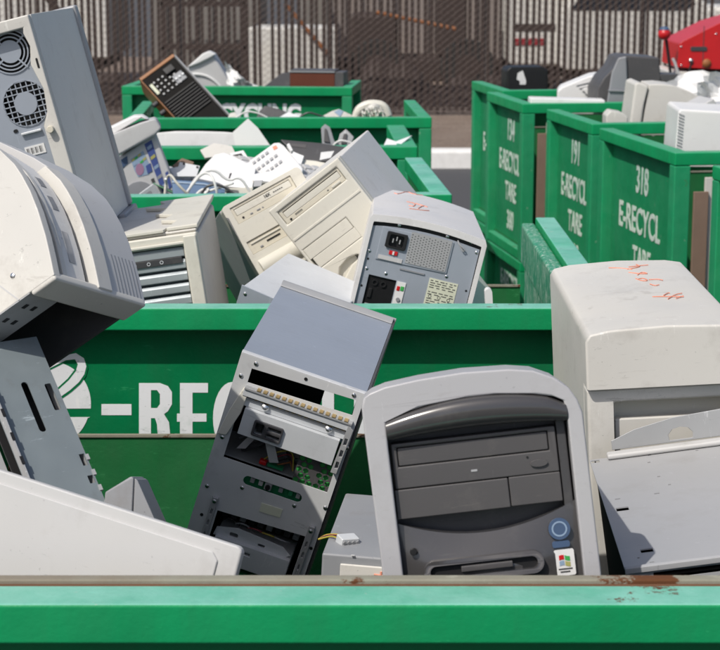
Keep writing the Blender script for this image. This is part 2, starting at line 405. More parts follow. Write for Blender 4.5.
t = thing('parked_van', 'dark van with pale roof parked far behind the fence in the middle', 'van', (X23(300, 26), 26, .11))
MB().plate([(0, .35), (3.6, .35), (3.6, 1.7), (3.2, 2.05), (.3, 2.1), (0, 1.2)], (), 0, 1.8).build('body', 'trgrey', t, bevel=.08)
MB().box(.5, 3.0, -.012, 0, 1.25, 1.8).build('window', 'glass', t)
wheel(t, .8, -.04, .35, .35); wheel(t, 2.9, -.04, .35, .35)
random.seed(21)
t = thing('scrap_heap', 'dark heap of scrap along the foot of the fence', 'scrap heap', (0, 20.3, .11)); t_ = t
def heap(u, v):
    x = -3.6 + 7.4 * u; h = .30 + .16 * math.sin(x * 2.1 + .6) + .13 * math.sin(x * 5.3) + .07 * math.sin(x * 13) + random.uniform(-.03, .03)
    return (x, .5 * (v - .5), max(.03, h * math.sin(math.pi * min(1, v * 1.2) * .5 + .0) if v < .8 else h * (1 - v) * 5) - .02)
MB().grid(heap, 120, 6, (0, 0, -.02)).build('pile', 'machine', t, smooth=False)
t = thing('leaning_beam', 'dark beam leaning behind the slats right of the grey tower', 'beam', (X23(60), 20.9, .11))
MB().tube([(0, 0, 1.3), (.55, .02, .35), (.75, .03, 0)], .05, 8).build('beam', 'machine', t)
t = thing('parts_rack', 'dark rack of metal parts seen through the slats above the radio', 'rack', (X23(165), 21.6, .11))
for z in (.55, 1.05): MB().box(0, 1.0, 0, .4, z, z + .05).build('shelf', 'machine', t)
for x_ in (0, .96): MB().box(x_, x_ + .04, 0, .04, 0, 1.5).build('upright', 'machine', t)
for i in range(7): MB().box(.06 + i * .13, .06 + i * .13 + random.uniform(.05, .1), .05, .3, 1.101, 1.101 + random.uniform(.05, .14)).build('part', 'machine', t)
# ================================================================ BINS
RH = .038
def make_bin(label, x, y, z, yaw, W, D, H, rw=.045, front='panel', back='low', group='green steel recycling bins', top='g_top2', side='g_side', rail='g_rail', ft='g_panel', rightw=None, rec=.037, innerm='g_dull', lowd=.15, floor=True):
    t = thing('recycling_bin', label, 'bin', (x, y, z), (0, 0, yaw), group)
    rr = rightw or rw
    bv = .0035
    MB().box(0, W, 0, rw, H - RH, H, 0, 1).build('front_rail', [rail, top], t, bevel=bv)
    if back != 'low': MB().box(0, W, D - rw, D, H - RH, H, 0, 1).build('back_rail', [rail, top], t, bevel=bv)
    yb = D - rw - .001 if back != 'low' else D
    MB().box(0, rw, rw + .001, yb, H - RH, H, 0, 1).build('side_rail', [rail, top], t, bevel=bv)
    MB().box(W - rw, W, rw + .001, yb, H - RH, H, 0, 1).build('side_rail', [rail, top], t, bevel=bv)
    if rightw: MB().prism([(0, 0)], 0, 1) if 0 else MB().box(W - rr, W - rw - .001, rw + .001, yb - .001, H - .10, H - .012).build('inner_lip', 'g_scr', t, bevel=.006)
    for px, py in ((0, 0), (W - rw, 0), (0, D - rw), (W - rw, D - rw)):
        if px > 0 and py > 0 and rightw: px = W - rw - .002
        MB().box(px + .0005, px + rw - .0005, py + .0005, py + rw - .0005, 0, H - RH - .0006).build('post', 'g_post', t, bevel=bv)
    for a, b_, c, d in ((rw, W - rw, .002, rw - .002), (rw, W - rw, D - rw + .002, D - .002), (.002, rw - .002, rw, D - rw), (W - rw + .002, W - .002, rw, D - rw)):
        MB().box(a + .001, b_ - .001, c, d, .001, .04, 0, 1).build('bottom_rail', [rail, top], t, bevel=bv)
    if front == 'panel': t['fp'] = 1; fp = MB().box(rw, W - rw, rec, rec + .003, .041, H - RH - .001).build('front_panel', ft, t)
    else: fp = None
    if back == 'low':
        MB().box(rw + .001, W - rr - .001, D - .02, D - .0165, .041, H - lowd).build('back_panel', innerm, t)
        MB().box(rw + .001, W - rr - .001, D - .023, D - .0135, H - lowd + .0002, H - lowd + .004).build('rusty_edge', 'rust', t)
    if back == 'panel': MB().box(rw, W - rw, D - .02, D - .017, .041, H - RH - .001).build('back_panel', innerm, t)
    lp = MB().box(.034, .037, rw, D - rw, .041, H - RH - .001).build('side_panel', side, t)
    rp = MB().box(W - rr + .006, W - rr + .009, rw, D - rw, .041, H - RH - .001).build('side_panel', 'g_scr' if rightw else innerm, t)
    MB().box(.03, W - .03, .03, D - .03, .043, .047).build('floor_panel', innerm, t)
    if 'fp' in t: del t['fp']
    return t, fp, lp, rp
# near bin (A)
t, fp, _, _ = make_bin('nearest green bin, its worn rim crossing the bottom of the picture', -.66, 1.503, 0, 0, 1.28, 1.33, 1.2, rw=.05, top='g_top', lowd=.203)
MB().box(0, 1.28, .057, .071, 1.18, 1.2025).build('rim_lip', 'rust', t, bevel=.002)
MB().box(0, 1.28, .0505, .0565, 1.170, 1.1985).build('rust_seam', 'rusty', t)
# second bin (B)
tB, fpB, _, _ = make_bin('second green bin with large white e-RECYCLING lettering on its front', -.68, 2.86, .0, 0.0, 1.105, 1.03, 1.2, rw=.043, top='g_top', rightw=.074, rec=.043)
# C, D, E, F
make_bin('third green bin holding printers, papers and a white keypad', .222 - 1.07, 4.215, 0, 3.2, 1.07, .80, 1.2, rw=.05, top='g_top')
make_bin('fourth green bin behind the papers, a white sheet lying on its corner', .172 - 1.06, 5.33, 0, 1.8, 1.06, .70, 1.2, rw=.06)
make_bin('fifth green bin with its corner post standing clear above the kerb', .254 - 1.07, 6.30, 0, 2.6, 1.07, .78, 1.2, rw=.045)
tF, fpF, _, _ = make_bin('rearmost green bin with white RECYCLING lettering, radio and speaker above it', -1.04, 7.90, 0, -5, 1.01, .46, 1.2, rw=.045)
text('lettering', 'RECYCLING', .118, 'white', fpF, Tr(.556, .0365, 1.074) @ FRONT, .72, .006)
# right-hand stacked bins, labels on their left faces
def side_text(panel, D, H, num, full=True, lower=False):
    k = D / .62
    def put(s, z, size, sx, y=.5): text('stencil_text', s, size, 'stencil', panel, Tr(.0332, D * y, z) @ LEFTF, sx, .0022)
    if lower: put('E-RECYCL', H - .13, .085, .78 * k); return
    put(num, H - .135, .120, .70, .52)
    put('E-RECYCL', H - .265, .116, .66 * k, .55); put('TARE', H - .385, .105, .72, .50)
    if full: put('380' if num == '134' else '420', H - .50, .105, .70, .50)
rows = [('leftmost stencilled bin in the right row, black box standing in it', .60, 7.62, .60, '121'),
        ('green bin stencilled 134 E-RECYCL TARE 380 on its side', .625, 6.936, .62, '134'),
        ('green bin stencilled 191 on its side, between bins 134 and 318', .785, 6.10, .60, '191'),
        ('green bin stencilled 318 on its side, white vented box in it', .91, 5.19, .77, '318'),
        ('green bin at the right edge with a rusty corner post', 1.055, 4.27, .62, '')]
for i, (lab, x, y, D, num) in enumerate(rows):
    t, fp, lp, rp = make_bin(lab, x, y, .585, 9, 1.05, D, .615, rw=.05, front='open', side='g_side', rec=.02)
    if num: side_text(lp, D, .615, num)
    t2, fp2, lp2, rp2 = make_bin(['lower bin under the leftmost bin of the right row', 'lower bin under the bin stencilled 134', 'lower bin under the bin stencilled 191', 'lower bin under the bin stencilled 318', 'lower bin under the bin at the right edge'][i], x, y, .004, 9, 1.05, D, .578, rw=.05, front='open')
    if num: side_text(lp2, D, .578, num, lower=True)
    # boards standing just inside the open front
    yw = math.radians(9)
    if 0 < i < 4:
        for k, (xa, xb, mt, nm, lb, h) in enumerate(((.075, .108, 'board', 'wooden_board', 'brown board standing inside the open front of ', .50), (.112, .137, 'cream', 'white_board', 'white board standing inside the open front of ', .54))):
            xa = xa - .012; o = MB().box(xa, xb, .004 + .012 * k, .014 + .012 * k, .05, h).build(nm, mt, None, bevel=.002)
            o.location = (x, y, .585); o.rotation_euler = (0, 0, yw); tag(o, lb + ['', 'the bin stencilled TARE 380', 'the middle stencilled bin', 'the nearest fully readable stencilled bin'][i], 'board', 'boards in the open bin fronts')
# lettering on the second bin, drawn on its front panel
def onY(px, py, Y): p = at(px, py, Y); return (p.x, p.z)
YP = 2.86 + .043
def glyph(name, poly, holes=(), lift=.0006, mat='white'):
    o = MB().plate([onY(a, b, YP) for a, b in poly], [[onY(a, b, YP) for a, b in h] for h in holes], YP - lift, YP - .0001).build(name, mat, None, smooth=False)
    o.parent = fpB; o.matrix_parent_inverse = Matrix.Translation((.68, -2.86, 0)); return o
def arc(cx, cy, rx, ry, a0, a1, n=24): return [(cx + rx * math.cos(math.radians(a0 + (a1 - a0) * i / n)), cy - ry * math.sin(math.radians(a0 + (a1 - a0) * i / n))) for i in range(n + 1)]
glyph('letter_e', arc(52, 404, 39, 42, -6, 186, 40) + arc(52, 404, 14, 15, 186, 180, 2) + [(60, 408.5)])
glyph('letter_e', [(40, 417), (90, 417)] + arc(52, 404, 38, 41, -20, -120, 16) + [(24, 417)])
sw_o = [(8, 402), (22, 383), (42, 366), (60, 356), (76, 353), (84, 358), (86.5, 366), (84.5, 374), (79, 382), (70, 390), (60, 397), (46, 404)]
sw_i = [(46, 397), (58, 390), (69, 380), (76, 371), (78, 364), (75, 359), (66, 360), (50, 368), (32, 382), (18, 397)]
def grow(pl, c, k): return [(c[0] + (a - c[0]) * k, c[1] + (b - c[1]) * k) for a, b in pl]
glyph('swoosh_outline', [(a + (1.6 if i > 4 else .3), b + (1.8 if i > 5 else -1.2)) for i, (a, b) in enumerate(sw_o)] + [(a - (1.2 if i < 5 else -.6), b - (1.6 if i < 5 else -1.6)) for i, (a, b) in enumerate(sw_i)], lift=.0011, mat='g_panel')
glyph('swoosh', sw_o + sw_i, lift=.0016)
glyph('dash', [(101.5, 404), (131.5, 404), (131.5, 415), (101.5, 415)])
glyph('letter_R', [(139, 383), (160, 383), (168, 386), (172, 392), (172, 404), (168, 411), (164, 414), (169, 422), (172, 452), (159, 452), (157, 424), (155, 418), (151, 418), (151, 452), (139, 452)], [[(151, 390), (157, 390), (160, 394), (160, 404), (157, 408), (151, 408)]])
glyph('letter_E', [(180, 383), (208, 383), (208, 392.5), (192.5, 392.5), (192.5, 413.5), (206.5, 413.5), (206.5, 421.5), (192.5, 421.5), (192.5, 436), (209, 436), (209, 452), (180, 452), (180, 421.5), (177, 421.5), (177, 413.5), (180, 413.5)])
glyph('letter_C', arc(232, 418, 19, 36, 35, 325, 26) + arc(232, 418, 7, 24, 325, 35, 26))
glyph('letter_Y', [(250, 383), (263, 383), (267, 405), (271, 383), (283, 383), (273, 420), (273, 452), (261, 452), (261, 420)])
glyph('letter_C', arc(303, 418, 17, 36, 35, 325, 26) + arc(303, 418, 6, 24, 325, 35, 26))
glyph('letter_L', [(322, 383), (334, 383), (334, 441), (348, 441), (348, 452), (322, 452)])
glyph('letter_I', [(354, 383), (366.5, 383), (366.5, 452), (354, 452)])
glyph('letter_N', [(384, 383), (396, 383), (407, 420), (407, 383), (418, 383), (418, 452), (407, 452), (395, 415), (395, 452), (384, 452)])
glyph('letter_G', arc(444, 418, 18, 36, 35, 360, 26) + [(444, 418), (444, 428), (452, 428)] + arc(444, 418, 7, 24, 330, 35, 20))
# bracket hanging at the end of the third bin's side rail
# ================================================================ COMPUTERS IN THE NEAR BIN
# ---- tower with dark front
def pose(name, label, cat, p, group=None): return thing(name, label, cat, p[0], p[1], group)
G_PC = 'scrapped computer towers'
t = pose('computer_tower', 'light grey computer tower with dark glossy front, drive bays and flag sticker', 'computer', ((0.1505, 1.635, 0.990), (-9.0, -6.8, -0.2)))
outer = [(-.104, .0), (-.1075, .34), (-.1075, .3615), (-.1045, .3700), (-.097, .3745), (-.083, .3785), (-.05, .382), (-.007, .384), (.037, .382), (.060, .378), (.079, .369), (.092, .358), (.099, .346), (.103, .333), (.104, 0)]
inner = [(-.086, .012), (-.0865, .322), (-.086, .345), (-.066, .352), (-.044, .3565), (-.01, .3595), (.024, .3595), (.055, .356), (.077, .351), (.086, .346), (.088, .331), (.086, .012)]
MB().plate(outer, [inner], -.012, .05).build('front_bezel', 'lgrey2', t, bevel=.0075, seg=5)
top = [(-.0985, .345), (-.08, .354), (-.05, .356), (.06, .356), (.079, .35), (.09, .342)]
MB().plate([(-.099, .0)] + top + [(.097, 0)], (), .0505, .355).build('case', 'steel', t, bevel=.003)
MB().plate([(-.0865, .01)] + inner[1:-1] + [(.086, .01)], (), .022, .03).build('recess', 'dgrey', t)
def hood(u, v):
    x = -.0862 + u * .1742; zt = .3455 + .0145 * (1 - ((x - .004) / .09) ** 2) + .0; zb = .3255 + .005 * (1 - (x / .088) ** 2)
    if x > .07: zt -= (x - .07) * .25
    a = v * math.pi; bul = .016 * (1 - .35 * (x / .09) ** 2)
    return (x, -.004 - bul * 1.15 * math.sin(a * .92 + .12) ** .8 * (1 - .25 * v), zt + (zb - zt) * (1 - math.cos(a)) / 2)
MB().grid(hood, 30, 12, (0, .012, 0)).build('hood', 'gloss', t)
cd = MB().plate(rect(-.084, .0755, .2772, .3215), [rect(-.079, .068, .2985, .3175)], -.0005, .02).build('optical_drive', 'mgrey', t, bevel=.0012)
MB().box(-.0783, .0673, .0006, .02, .2992, .3168).build('tray_door', 'mgrey', cd, bevel=.0012)
MB().plate([(.0565 + .0085 * math.cos(a / 10 * math.pi), .2875 + .0036 * math.sin(a / 10 * math.pi)) for a in range(20)], (), -.003, .002).build('eject_button', 'mgrey', cd, bevel=.001)
MB().cyl((.046, -.0002, .2942), (0, -1, 0), .0011, .001, 10).build('lamp', 'black', cd)
MB().box(-.0095, -.0035, -.001, .001, .2862, .2882).build('mark', 'case', cd)
MB().box(-.0855, .0248, -.001, .02, .2475, .2764).build('bay_cover', 'mgrey', t, bevel=.0012)
MB().box(.0256, .0757, -.0004, .02, .2480, .2768).build('bay_cover', 'mgrey', t, bevel=.0012)
MB().box(.0768, .0855, .002, .02, .22, .328).build('side_trim', 'dgrey', t, bevel=.001)
def lowp(u, v):
    x = -.0862 + u * .1742; zt = .2265 + .0205 * ((x + .004) / .09) ** 2
    return (x, .003 - .016 * (1 - (x / .095) ** 2) * min(1, v * 5 + .25), zt * (1 - v) + .004 * v)
MB().grid(lowp, 24, 30, (0, .012, 0)).build('lower_panel', 'gloss', t)
sl = MB().plate([(x * 1., z) for x, z in rrect(-.066, .050, .184, .206, .0105, 6)], [rrect(-.060, .044, .189, .201, .006, 6)], -.0165, -.006).build('floppy_slot', 'gloss', t, bevel=.0015)
MB().box(-.062, .046, -.0115, -.009, .187, .203).build('slot_door', 'black', sl)
MB().box(-.030, .020, -.0165, -.0113, .1925, .1985).build('slot_flap', 'mgrey', sl, bevel=.001)
MB().cyl((-.074, -.004, .216), (0, -1, 0), .0035, .004, 14).build('power_lamp', 'black', t, bevel=.0005)
st = MB().plate(circ(.0685, .2225, .0105, 30), (), -.0075, -.0045).build('round_sticker', 'bluegrey', t)
MB().plate(circ(.0685, .2225, .0075, 24), [circ(.0685, .2225, .006, 24)], -.0078, -.0073).build('ring_print', 'sky', st)
MB().plate(rrect(.060, .077, .2045, .2105, .002), (), -.0075, -.0045).build('caption_sticker', 'bluegrey', t)
fl = MB().plate(rrect(.0605, .0800, .1765, .2020, .002), (), -.0062, -.0030).build('flag_sticker', 'whitep', t)
def wave(x0, x1, z0, z1, mat):
    n = 6; T = [(x0 + (x1 - x0) * i / n, z1 + .0009 * math.sin((x0 + (x1 - x0) * i / n - .0645) * 450)) for i in range(n + 1)]
    Bt = [(a, b - (z1 - z0)) for a, b in reversed(T)]
    MB().plate(T + Bt, (), -.0066, -.0061).build('flag_print', mat, fl, smooth=False)
wave(.0650, .0698, .1915, .1960, 'red'); wave(.0706, .0755, .1915, .1960, 'greens'); wave(.0650, .0698, .1860, .1905, 'sky'); wave(.0706, .0755, .1860, .1905, 'yellow')
for i, (a, b_) in enumerate(((.0635, .077), (.0650, .0745))): MB().box(a, b_, -.0066, -.0061, .1825 - i * .0028, .1838 - i * .0028).build('caption_print', 'ink', fl)

# ---- big beige tower at right
t = pose('computer_tower', 'tall off white computer tower with orange handwriting on its domed top', 'computer', ((0.410, 2.234, 0.881), (0.3, -3.2, -0.6)))
W, D, H = .205, .474, .418
tp = [(-W / 2, 0), (-W / 2, .405), (-W / 2 + .006, .414), (-W / 2 + .03, .4185), (0, .4215), (W / 2 - .03, .4185), (W / 2 - .006, .414), (W / 2, .405), (W / 2, 0)]
MB().plate(tp, (), .030, D).build('case', 'cream', t, bevel=.007, seg=3)
MB().plate([(a * 1.012, b + (.003 if b > .1 else 0)) for a, b in tp if b > .1] + [(W / 2 * 1.012, .345), (-W / 2 * 1.012, .345)], (), -.020, .0285).build('front_head', 'cream', t, bevel=.009, seg=4)
MB().plate([(-W / 2, .3425), (W / 2, .3425), (W / 2, 0), (-W / 2, 0)], [rect(-W / 2 + .034, W / 2 - .018, .20, .325)], -.008, .028).build('front_bezel', 'cream', t, bevel=.004, seg=3)
MB().box(-W / 2 + .0345, W / 2 - .0185, .022, .027, .2, .3249).build('bay_floor', 'beige2', t)
MB().box(-W / 2 + .036, W / 2 - .02, .004, .02, .255, .300).build('bay_cover', 'cream', t, bevel=.002)
hw = MB(); z0 = .4232
def on_top(px, py):
    R = t.matrix_basis.to_3x3(); n = R @ Vector((0, 0, 1)); P = Vector(t.location) + R @ Vector((0, 0, .4195)); r = ray(px, py); s = (P - EYE).dot(n) / r.dot(n)
    q = R.transposed() @ (EYE + r * s - Vector(t.location)); return Vector((q.x, q.y, .4187 + .003 * (1 - (q.x / .1) ** 2)))
t.rotation_euler = [math.radians(a) for a in (.3, -3.2, -.6)]
t.matrix_basis = Matrix.Translation((0.410, 2.234, 0.881)) @ Euler([math.radians(a) for a in (.3, -3.2, -.6)]).to_matrix().to_4x4()
for st in ([(203, 86), (240, 87), (272, 91)], [(262, 84), (290, 80), (320, 77)], [(258, 91), (300, 82), (284, 76)], [(262, 100), (300, 104), (322, 103), (300, 98), (288, 108)], [(283, 118), (300, 125), (322, 124), (305, 116), (290, 120)], [(322, 121), (350, 119), (363, 122)], [(325, 134), (340, 139), (352, 136)],
           [(332, 172), (360, 171), (425, 170)], [(365, 168), (378, 160), (384, 160)], [(378, 178), (400, 164), (420, 160)], [(402, 176), (424, 168)]):
    MB().tube([on_top(540 + a / 2.956, 240 + b / 2.956) for a, b in st], .0007, 6, smooth=2).build('pen_stroke', 'orange', t)

# ---- grey steel case lying flat at right
t = pose('computer_case', 'flat grey steel computer case lying beside the dark fronted tower', 'computer case', ((0.467, 1.742, 1.003), (-1.2, -8.4, -2.3)))
W, D, H = .347, .442, .168
MB().plate(rect(-W / 2, W / 2, 0, H - .0015), [rect(-W / 2 + .05, W / 2 - .1, .02, H - .018), rect(-W / 2 + .028, -W / 2 + .118, H - .0145, H - .0065)], .0, .0015).build('front_panel', 'case', t)
MB().box(-W / 2 + .006, -W / 2 + .0075, .0016, D, 0, H - .0016).build('side_panel', 'dark', t); MB().box(W / 2 - .0015, W / 2, .0016, D, 0, H - .0016).build('side_panel', 'case', t)  # left side near black: the dark fronted tower's shadow put into its colour
MB().box(-W / 2 + .01, W / 2 - .01, .03, .034, .01, H - .01).build('inner_plate', 'dark', t)
XY = Matrix(((1, 0, 0, 0), (0, 0, 1, 0), (0, 1, 0, 0), (0, 0, 0, 1)))
def lp(px, py, T, z):   # point of the photograph on the local plane z of T
    R = T.to_3x3(); n = R @ Vector((0, 0, 1)); P = T @ Vector((0, 0, z)); r = ray(px, py); q = EYE + r * ((P - EYE).dot(n) / r.dot(n)); q = T.inverted() @ q; return (q.x, q.y)
def lpy(px, py, T, y=0):
    R = T.to_3x3(); n = R @ Vector((0, 1, 0)); P = T @ Vector((0, y, 0)); r = ray(px, py); q = EYE + r * ((P - EYE).dot(n) / r.dot(n)); q = T.inverted() @ q; return (q.x, q.z)
def TM(o): return Matrix.Translation(o.location) @ o.rotation_euler.to_matrix().to_4x4()
Tt = TM(t)
hs = []
c7 = lambda x, y: (580 + x / 3.25, 390 + y / 3.25)
for (cx, cy, w_, h_) in ((138, 386, 21, 6), (217, 521, 21, 6), (50, 232, 14, 4), (122, 354, 9, 1.6), (225, 211, 5, 1.6), (224, 235, 5, 1.6), (256, 281, 5, 1.6), (291, 307, 5, 1.6), (250, 336, 9, 1.8), (380, 196, 5, 1.5), (190, 545, 4, 2), (234, 559, 8, 1.6)):
    x0, y0 = lp(*c7(cx, cy), Tt, H); x1, _ = lp(*c7(cx + w_, cy), Tt, H); dx = abs(x1 - x0); _, y1 = lp(*c7(cx, cy - h_), Tt, H); dy = abs(y1 - y0)
    hs.append(rect(x0 - dx, x0 + dx, y0 - dy, y0 + dy))
MB().slab(rect(-W / 2, W / 2, 0, D), H - .0015, H) if 0 else None
tp_ = MB(); tp_.plate(rect(-W / 2, W / 2, 0, D), hs, H - .0015, H, T=XY); tp_.build('top_panel', 'case', t)
MB().box(-W / 2 + .002, W / 2 - .002, .002, D, H - .012, H - .010).build('inner_tray', 'dark', t)
MB().prism([(.0, H + .0002), (.0, H - .004), (-.0035, H - .004), (-.0035, H + .002), (.0, H + .0035), (.004, H + .0015), (.004, H + .0002)], -W / 2, W / 2).build('front_lip', 'case', t, bevel=.0008)
MB().box(-W / 2 + .022, W / 2, D - .016, D + .002, H + .0005, H + .0075).build('rear_rail', 'lgrey', t, bevel=.0025)
x0 = -W / 2 + .030
arch = [(x0, H + .008), (x0, H + .020), (x0 + .03, H + .031), (x0 + .08, H + .040), (x0 + .14, H + .043), (x0 + .22, H + .043), (x0 + .29, H + .034), (x0 + .305, H + .008)]
MB().plate(arch, [[(x0 + .073, H + .011), (x0 + .072, H + .018), (x0 + .078, H + .025), (x0 + .088, H + .027), (x0 + .097, H + .025), (x0 + .103, H + .018), (x0 + .102, H + .011)]], D + .003, D + .0045).build('rear_flap', 'steeld', t, bevel=.0006)

# ---- open cage chassis
t = pose('open_computer_chassis', 'open steel computer chassis leaning on the green wall, drives and ports exposed', 'computer case', ((-0.188, 2.393, 0.855), (7.3, 18.2, -5.4)))
W, D, H = .175, .311, .381
def L4(*p): return list(p)
oval = rrect(-.034, .050, .199, .2125, .0066, 6)
front = MB(); front.plate(rect(-W / 2, W / 2, 0, H), [L4((-.068, .343), (.079, .347), (.078, .3695), (-.068, .364)), rect(-.069, .080, .2275, .335), oval, rect(-.055, .070, .0, .148) and L4((-.055, .03), (.070, .03), (.071, .154), (-.055, .148))], 0, .0016)
front.build('front_plate', 'steel', t, bevel=.0004, seg=1)
MB().box(-W / 2, -W / 2 + .0015, .0018, D, .0, H - .0018).build('side_plate', 'steel', t)
MB().box(W / 2 - .0015, W / 2, .0018, D - .01, .0, H - .0018).build('side_plate', 'steeld', t)
MB().box(W / 2 + .0005, W / 2 + .004, .004, D + .006, -.01, H + .002).build('side_cover', 'mgrey', t, bevel=.001)
MB().box(-W / 2 + .0002, W / 2 - .0002, .0018, D - .0022, H - .0015, H).build('top_plate', 'steelb', t)
MB().plate(rect(-W / 2, W / 2 + .004, .14, H + .006), [rect(-W / 2 + .018, W / 2 - .014, .16, H - .03)], D - .002, D + .002).build('rear_frame', 'steeld', t, bevel=.001)
MB().prism([(D - .014, H + .0005), (D - .012, H + .003), (D - .0022, H + .0065), (D - .0022, H + .0005)], -W / 2, W / 2).build('rear_lip', 'steeld', t, bevel=.0008)
MB().prism([(.0, H + .0004), (.002, H + .0016), (.009, H + .0016), (.010, H + .0004)], -W / 2, W / 2).build('front_fold', 'steel', t, bevel=.0005)
MB().box(-W / 2 + .002, .030, .105, .108, .16, H - .004).build('inner_wall', 'dark', t)
MB().box(-W / 2 + .002, W / 2 - .002, .026, .2, .219, .2215).build('shelf', 'steeld', t)
MB().box(-W / 2 + .002, W / 2 - .002, .09, .093, .0, .155).build('inner_wall', 'dark', t)
# perforated sheet seen through the second opening
hx = []
r = .0043
for j in range(8):
    for i in range(6):
        cx = .0335 + i * .0096 + (j % 2) * .0048; cz = .2290 + j * .0083
        if cx < .079 and not (.0545 < cx - (cz - .229) * -.12 < .0615): hx.append(circ(cx, cz, r, 6, math.pi / 6))
MB().plate(rect(.029, .0845, .2235, .300), hx, .004, .005).build('perforated_sheet', 'mgrey', t, smooth=False)
MB().box(.030, .084, .008, .010, .2235, .300).build('circuit_board', 'greens', t)  # bright green board added behind the holes for the lit wall seen through
# toothed contact strips
for z, y, nm in ((.3395, -.010, 'contact_strip'), (.3235, -.004, 'contact_strip')):
    s = MB().box(-.069, .083, y, y + .014, z - .0035, z).build(nm, 'steeld', t, bevel=.0006)
    g = MB()
    for i in range(15):
        xx = -.052 + i * .0088
        g.box(xx, xx + .0052, y - .0006, y + .012, z + .0002, z + .0011)
    g.build('contacts', 'gold', s)
    MB().box(-.069, .083, y + .002, y + .0035, z - .013, z - .0036).build('strip_flange', 'steelw', s, bevel=.0004)
# white port plate with two sockets
pp = MB().plate(rect(-.060, .074, .272, .310), [rrect(-.0405, -.0265, .2795, .2985, .002, 2), rrect(-.023, -.003, .290, .2975, .001, 2), rrect(-.023, -.003, .280, .2875, .001, 2)], -.010, .03).build('port_plate', 'steelw', t, bevel=.0012)
MB().plate(rrect(-.0425, -.0015, .2775, .3005, .002, 2), [rrect(-.0395, -.0275, .2805, .2975, .002, 2), rrect(-.0225, -.0035, .2905, .297, .001, 2), rrect(-.0225, -.0035, .2805, .287, .001, 2)], -.0135, -.0098).build('socket_block', 'dgrey', pp, bevel=.0006)
MB().box(-.0365, -.0305, -.008, .0, .283, .295).build('socket_tongue', 'black', pp); MB().box(-.021, -.005, -.008, 0, .2925, .295).build('socket_tongue', 'black', pp); MB().box(-.021, -.005, -.008, 0, .2825, .285).build('socket_tongue', 'black', pp)
for xx in (-.035, .055): MB().dome((xx, -.004, .3195), (0, -1, .6), .0055, .003, 14, 3).build('rivet', 'chrome', pp)
br = MB().plate([(-.086, .26), (-.074, .262), (-.064, .30), (-.062, .335), (-.070, .337), (-.080, .30)], (), -.007, -.0005).build('side_bracket', 'beige2', t, bevel=.0015)
MB().plate([(.0755, .262), (.084, .262), (.087, .33), (.0785, .335)], [rect(.079, .083, .27, .28), rect(.0795, .0835, .288, .298), rect(.080, .084, .306, .316)], -.0095, -.0005).build('side_bracket', 'steeld', t, bevel=.001)
# circuit board behind the slot, cables
pb = MB().box(-.05, .07, .012, .0135, .19, .2195).build('circuit_board', 'pcb', t)
MB().box(-.004, .006, .002, .011, .200, .2115).build('switch', 'steeld', pb, bevel=.001); MB().cyl((.001, .0019, .2057), (0, -1, 0), .0035, .004, 12).build('button', 'black', pb)
for i, (xx, mt) in enumerate(((-.025, 'steeld'), (-.013, 'lgrey'), (.016, 'greyp'), (.030, 'pcb'), (.041, 'steeld'))): MB().box(xx, xx + .006, .005, .011, .202, .209).build('component', mt, pb, bevel=.0006)
MB().tube([(-.05, .05, .225), (-.03, .03, .25), (.0, .05, .262), (.02, .04, .235), (.025, .07, .225)], .004, 8, smooth=2).build('cable', 'dgrey', t)
MB().tube([(-.06, .07, .23), (-.04, .05, .262), (-.01, .06, .25), (.01, .07, .225)], .002, 8, smooth=2).build('cable', 'greyp', t)
MB().tube([(-.03, .06, .35), (-.01, .04, .36), (.03, .06, .35), (.05, .05, .362)], .0018, 6, smooth=2).build('cable', 'gold', t)
MB().grid(lambda u, v: (-.058 + .05 * u + .012 * v, .03 + .012 * math.sin(u * 5), .232 + .03 * math.sin(u * 3.1) + .004 * v), 14, 2, (0, .0012, 0)).build('ribbon_cable', 'lgrey', t)
for q in range(4): MB().tube([(-.02 + q * .006, .03, .226), (-.005 + q * .008, .022 + q * .003, .25 - q * .004), (.018, .03, .258 - q * .006), (.026, .02, .232)], .0011, 6, smooth=2).build('wire', ['yellowc', 'purplec', 'black', 'orangep'][q], t)
for q in range(5): MB().tube([(-.045 + q * .018, .016, .130), (-.035 + q * .02, .010, .139 - q * .002), (-.02 + q * .018, .018, .128)], .0012, 6, smooth=2).build('wire', ['black', 'greyp', 'purplec', 'yellowc', 'greyp'][q], t)
MB().plate([(.0, .168), (.03, .169), (.03, .182), (.0, .181)], (), -.0012, -.0002).build('paper_label', 'label', t)
MB().box(-.022, -.012, .02, .03, .2255, .2315).build('connector', 'red', t, bevel=.001); MB().box(-.010, .012, .022, .032, .2255, .2290).build('connector', 'pcb', t)
# lower drive and boards
dr = MB().plate(rect(-.048, .062, .072, .108), [rect(-.005, .006, .094, .098)], .003, .07).build('drive', 'steelw', t, bevel=.0015)
MB().plate([(-.052, .105), (.05, .105), (.06, .112), (.046, .121), (-.02, .126), (-.05, .118)], [rrect(-.03, -.018, .111, .117, .002, 3), rrect(.012, .022, .110, .114, .0015, 3)], .012, .014).build('drive_cover', 'steelw', dr, bevel=.0006)
for i in range(9):
    xx = -.05 + i * .013; MB().box(xx, xx + .009, .03, .05 + .01 * (i % 3), .128, .134 + .005 * (i % 2)).build('chip', ['black', 'dgrey', 'greyp'][i % 3], t, bevel=.0008)
MB().box(-.05, .066, .03, .07, .1265, .128).build('circuit_board', 'dark', t)
MB().box(.0, .06, .01, .05, .058, .060).build('circuit_board', 'pcb', t); MB().box(-.045, .06, .008, .06, .040, .055).build('drive', 'steeld', t, bevel=.001)
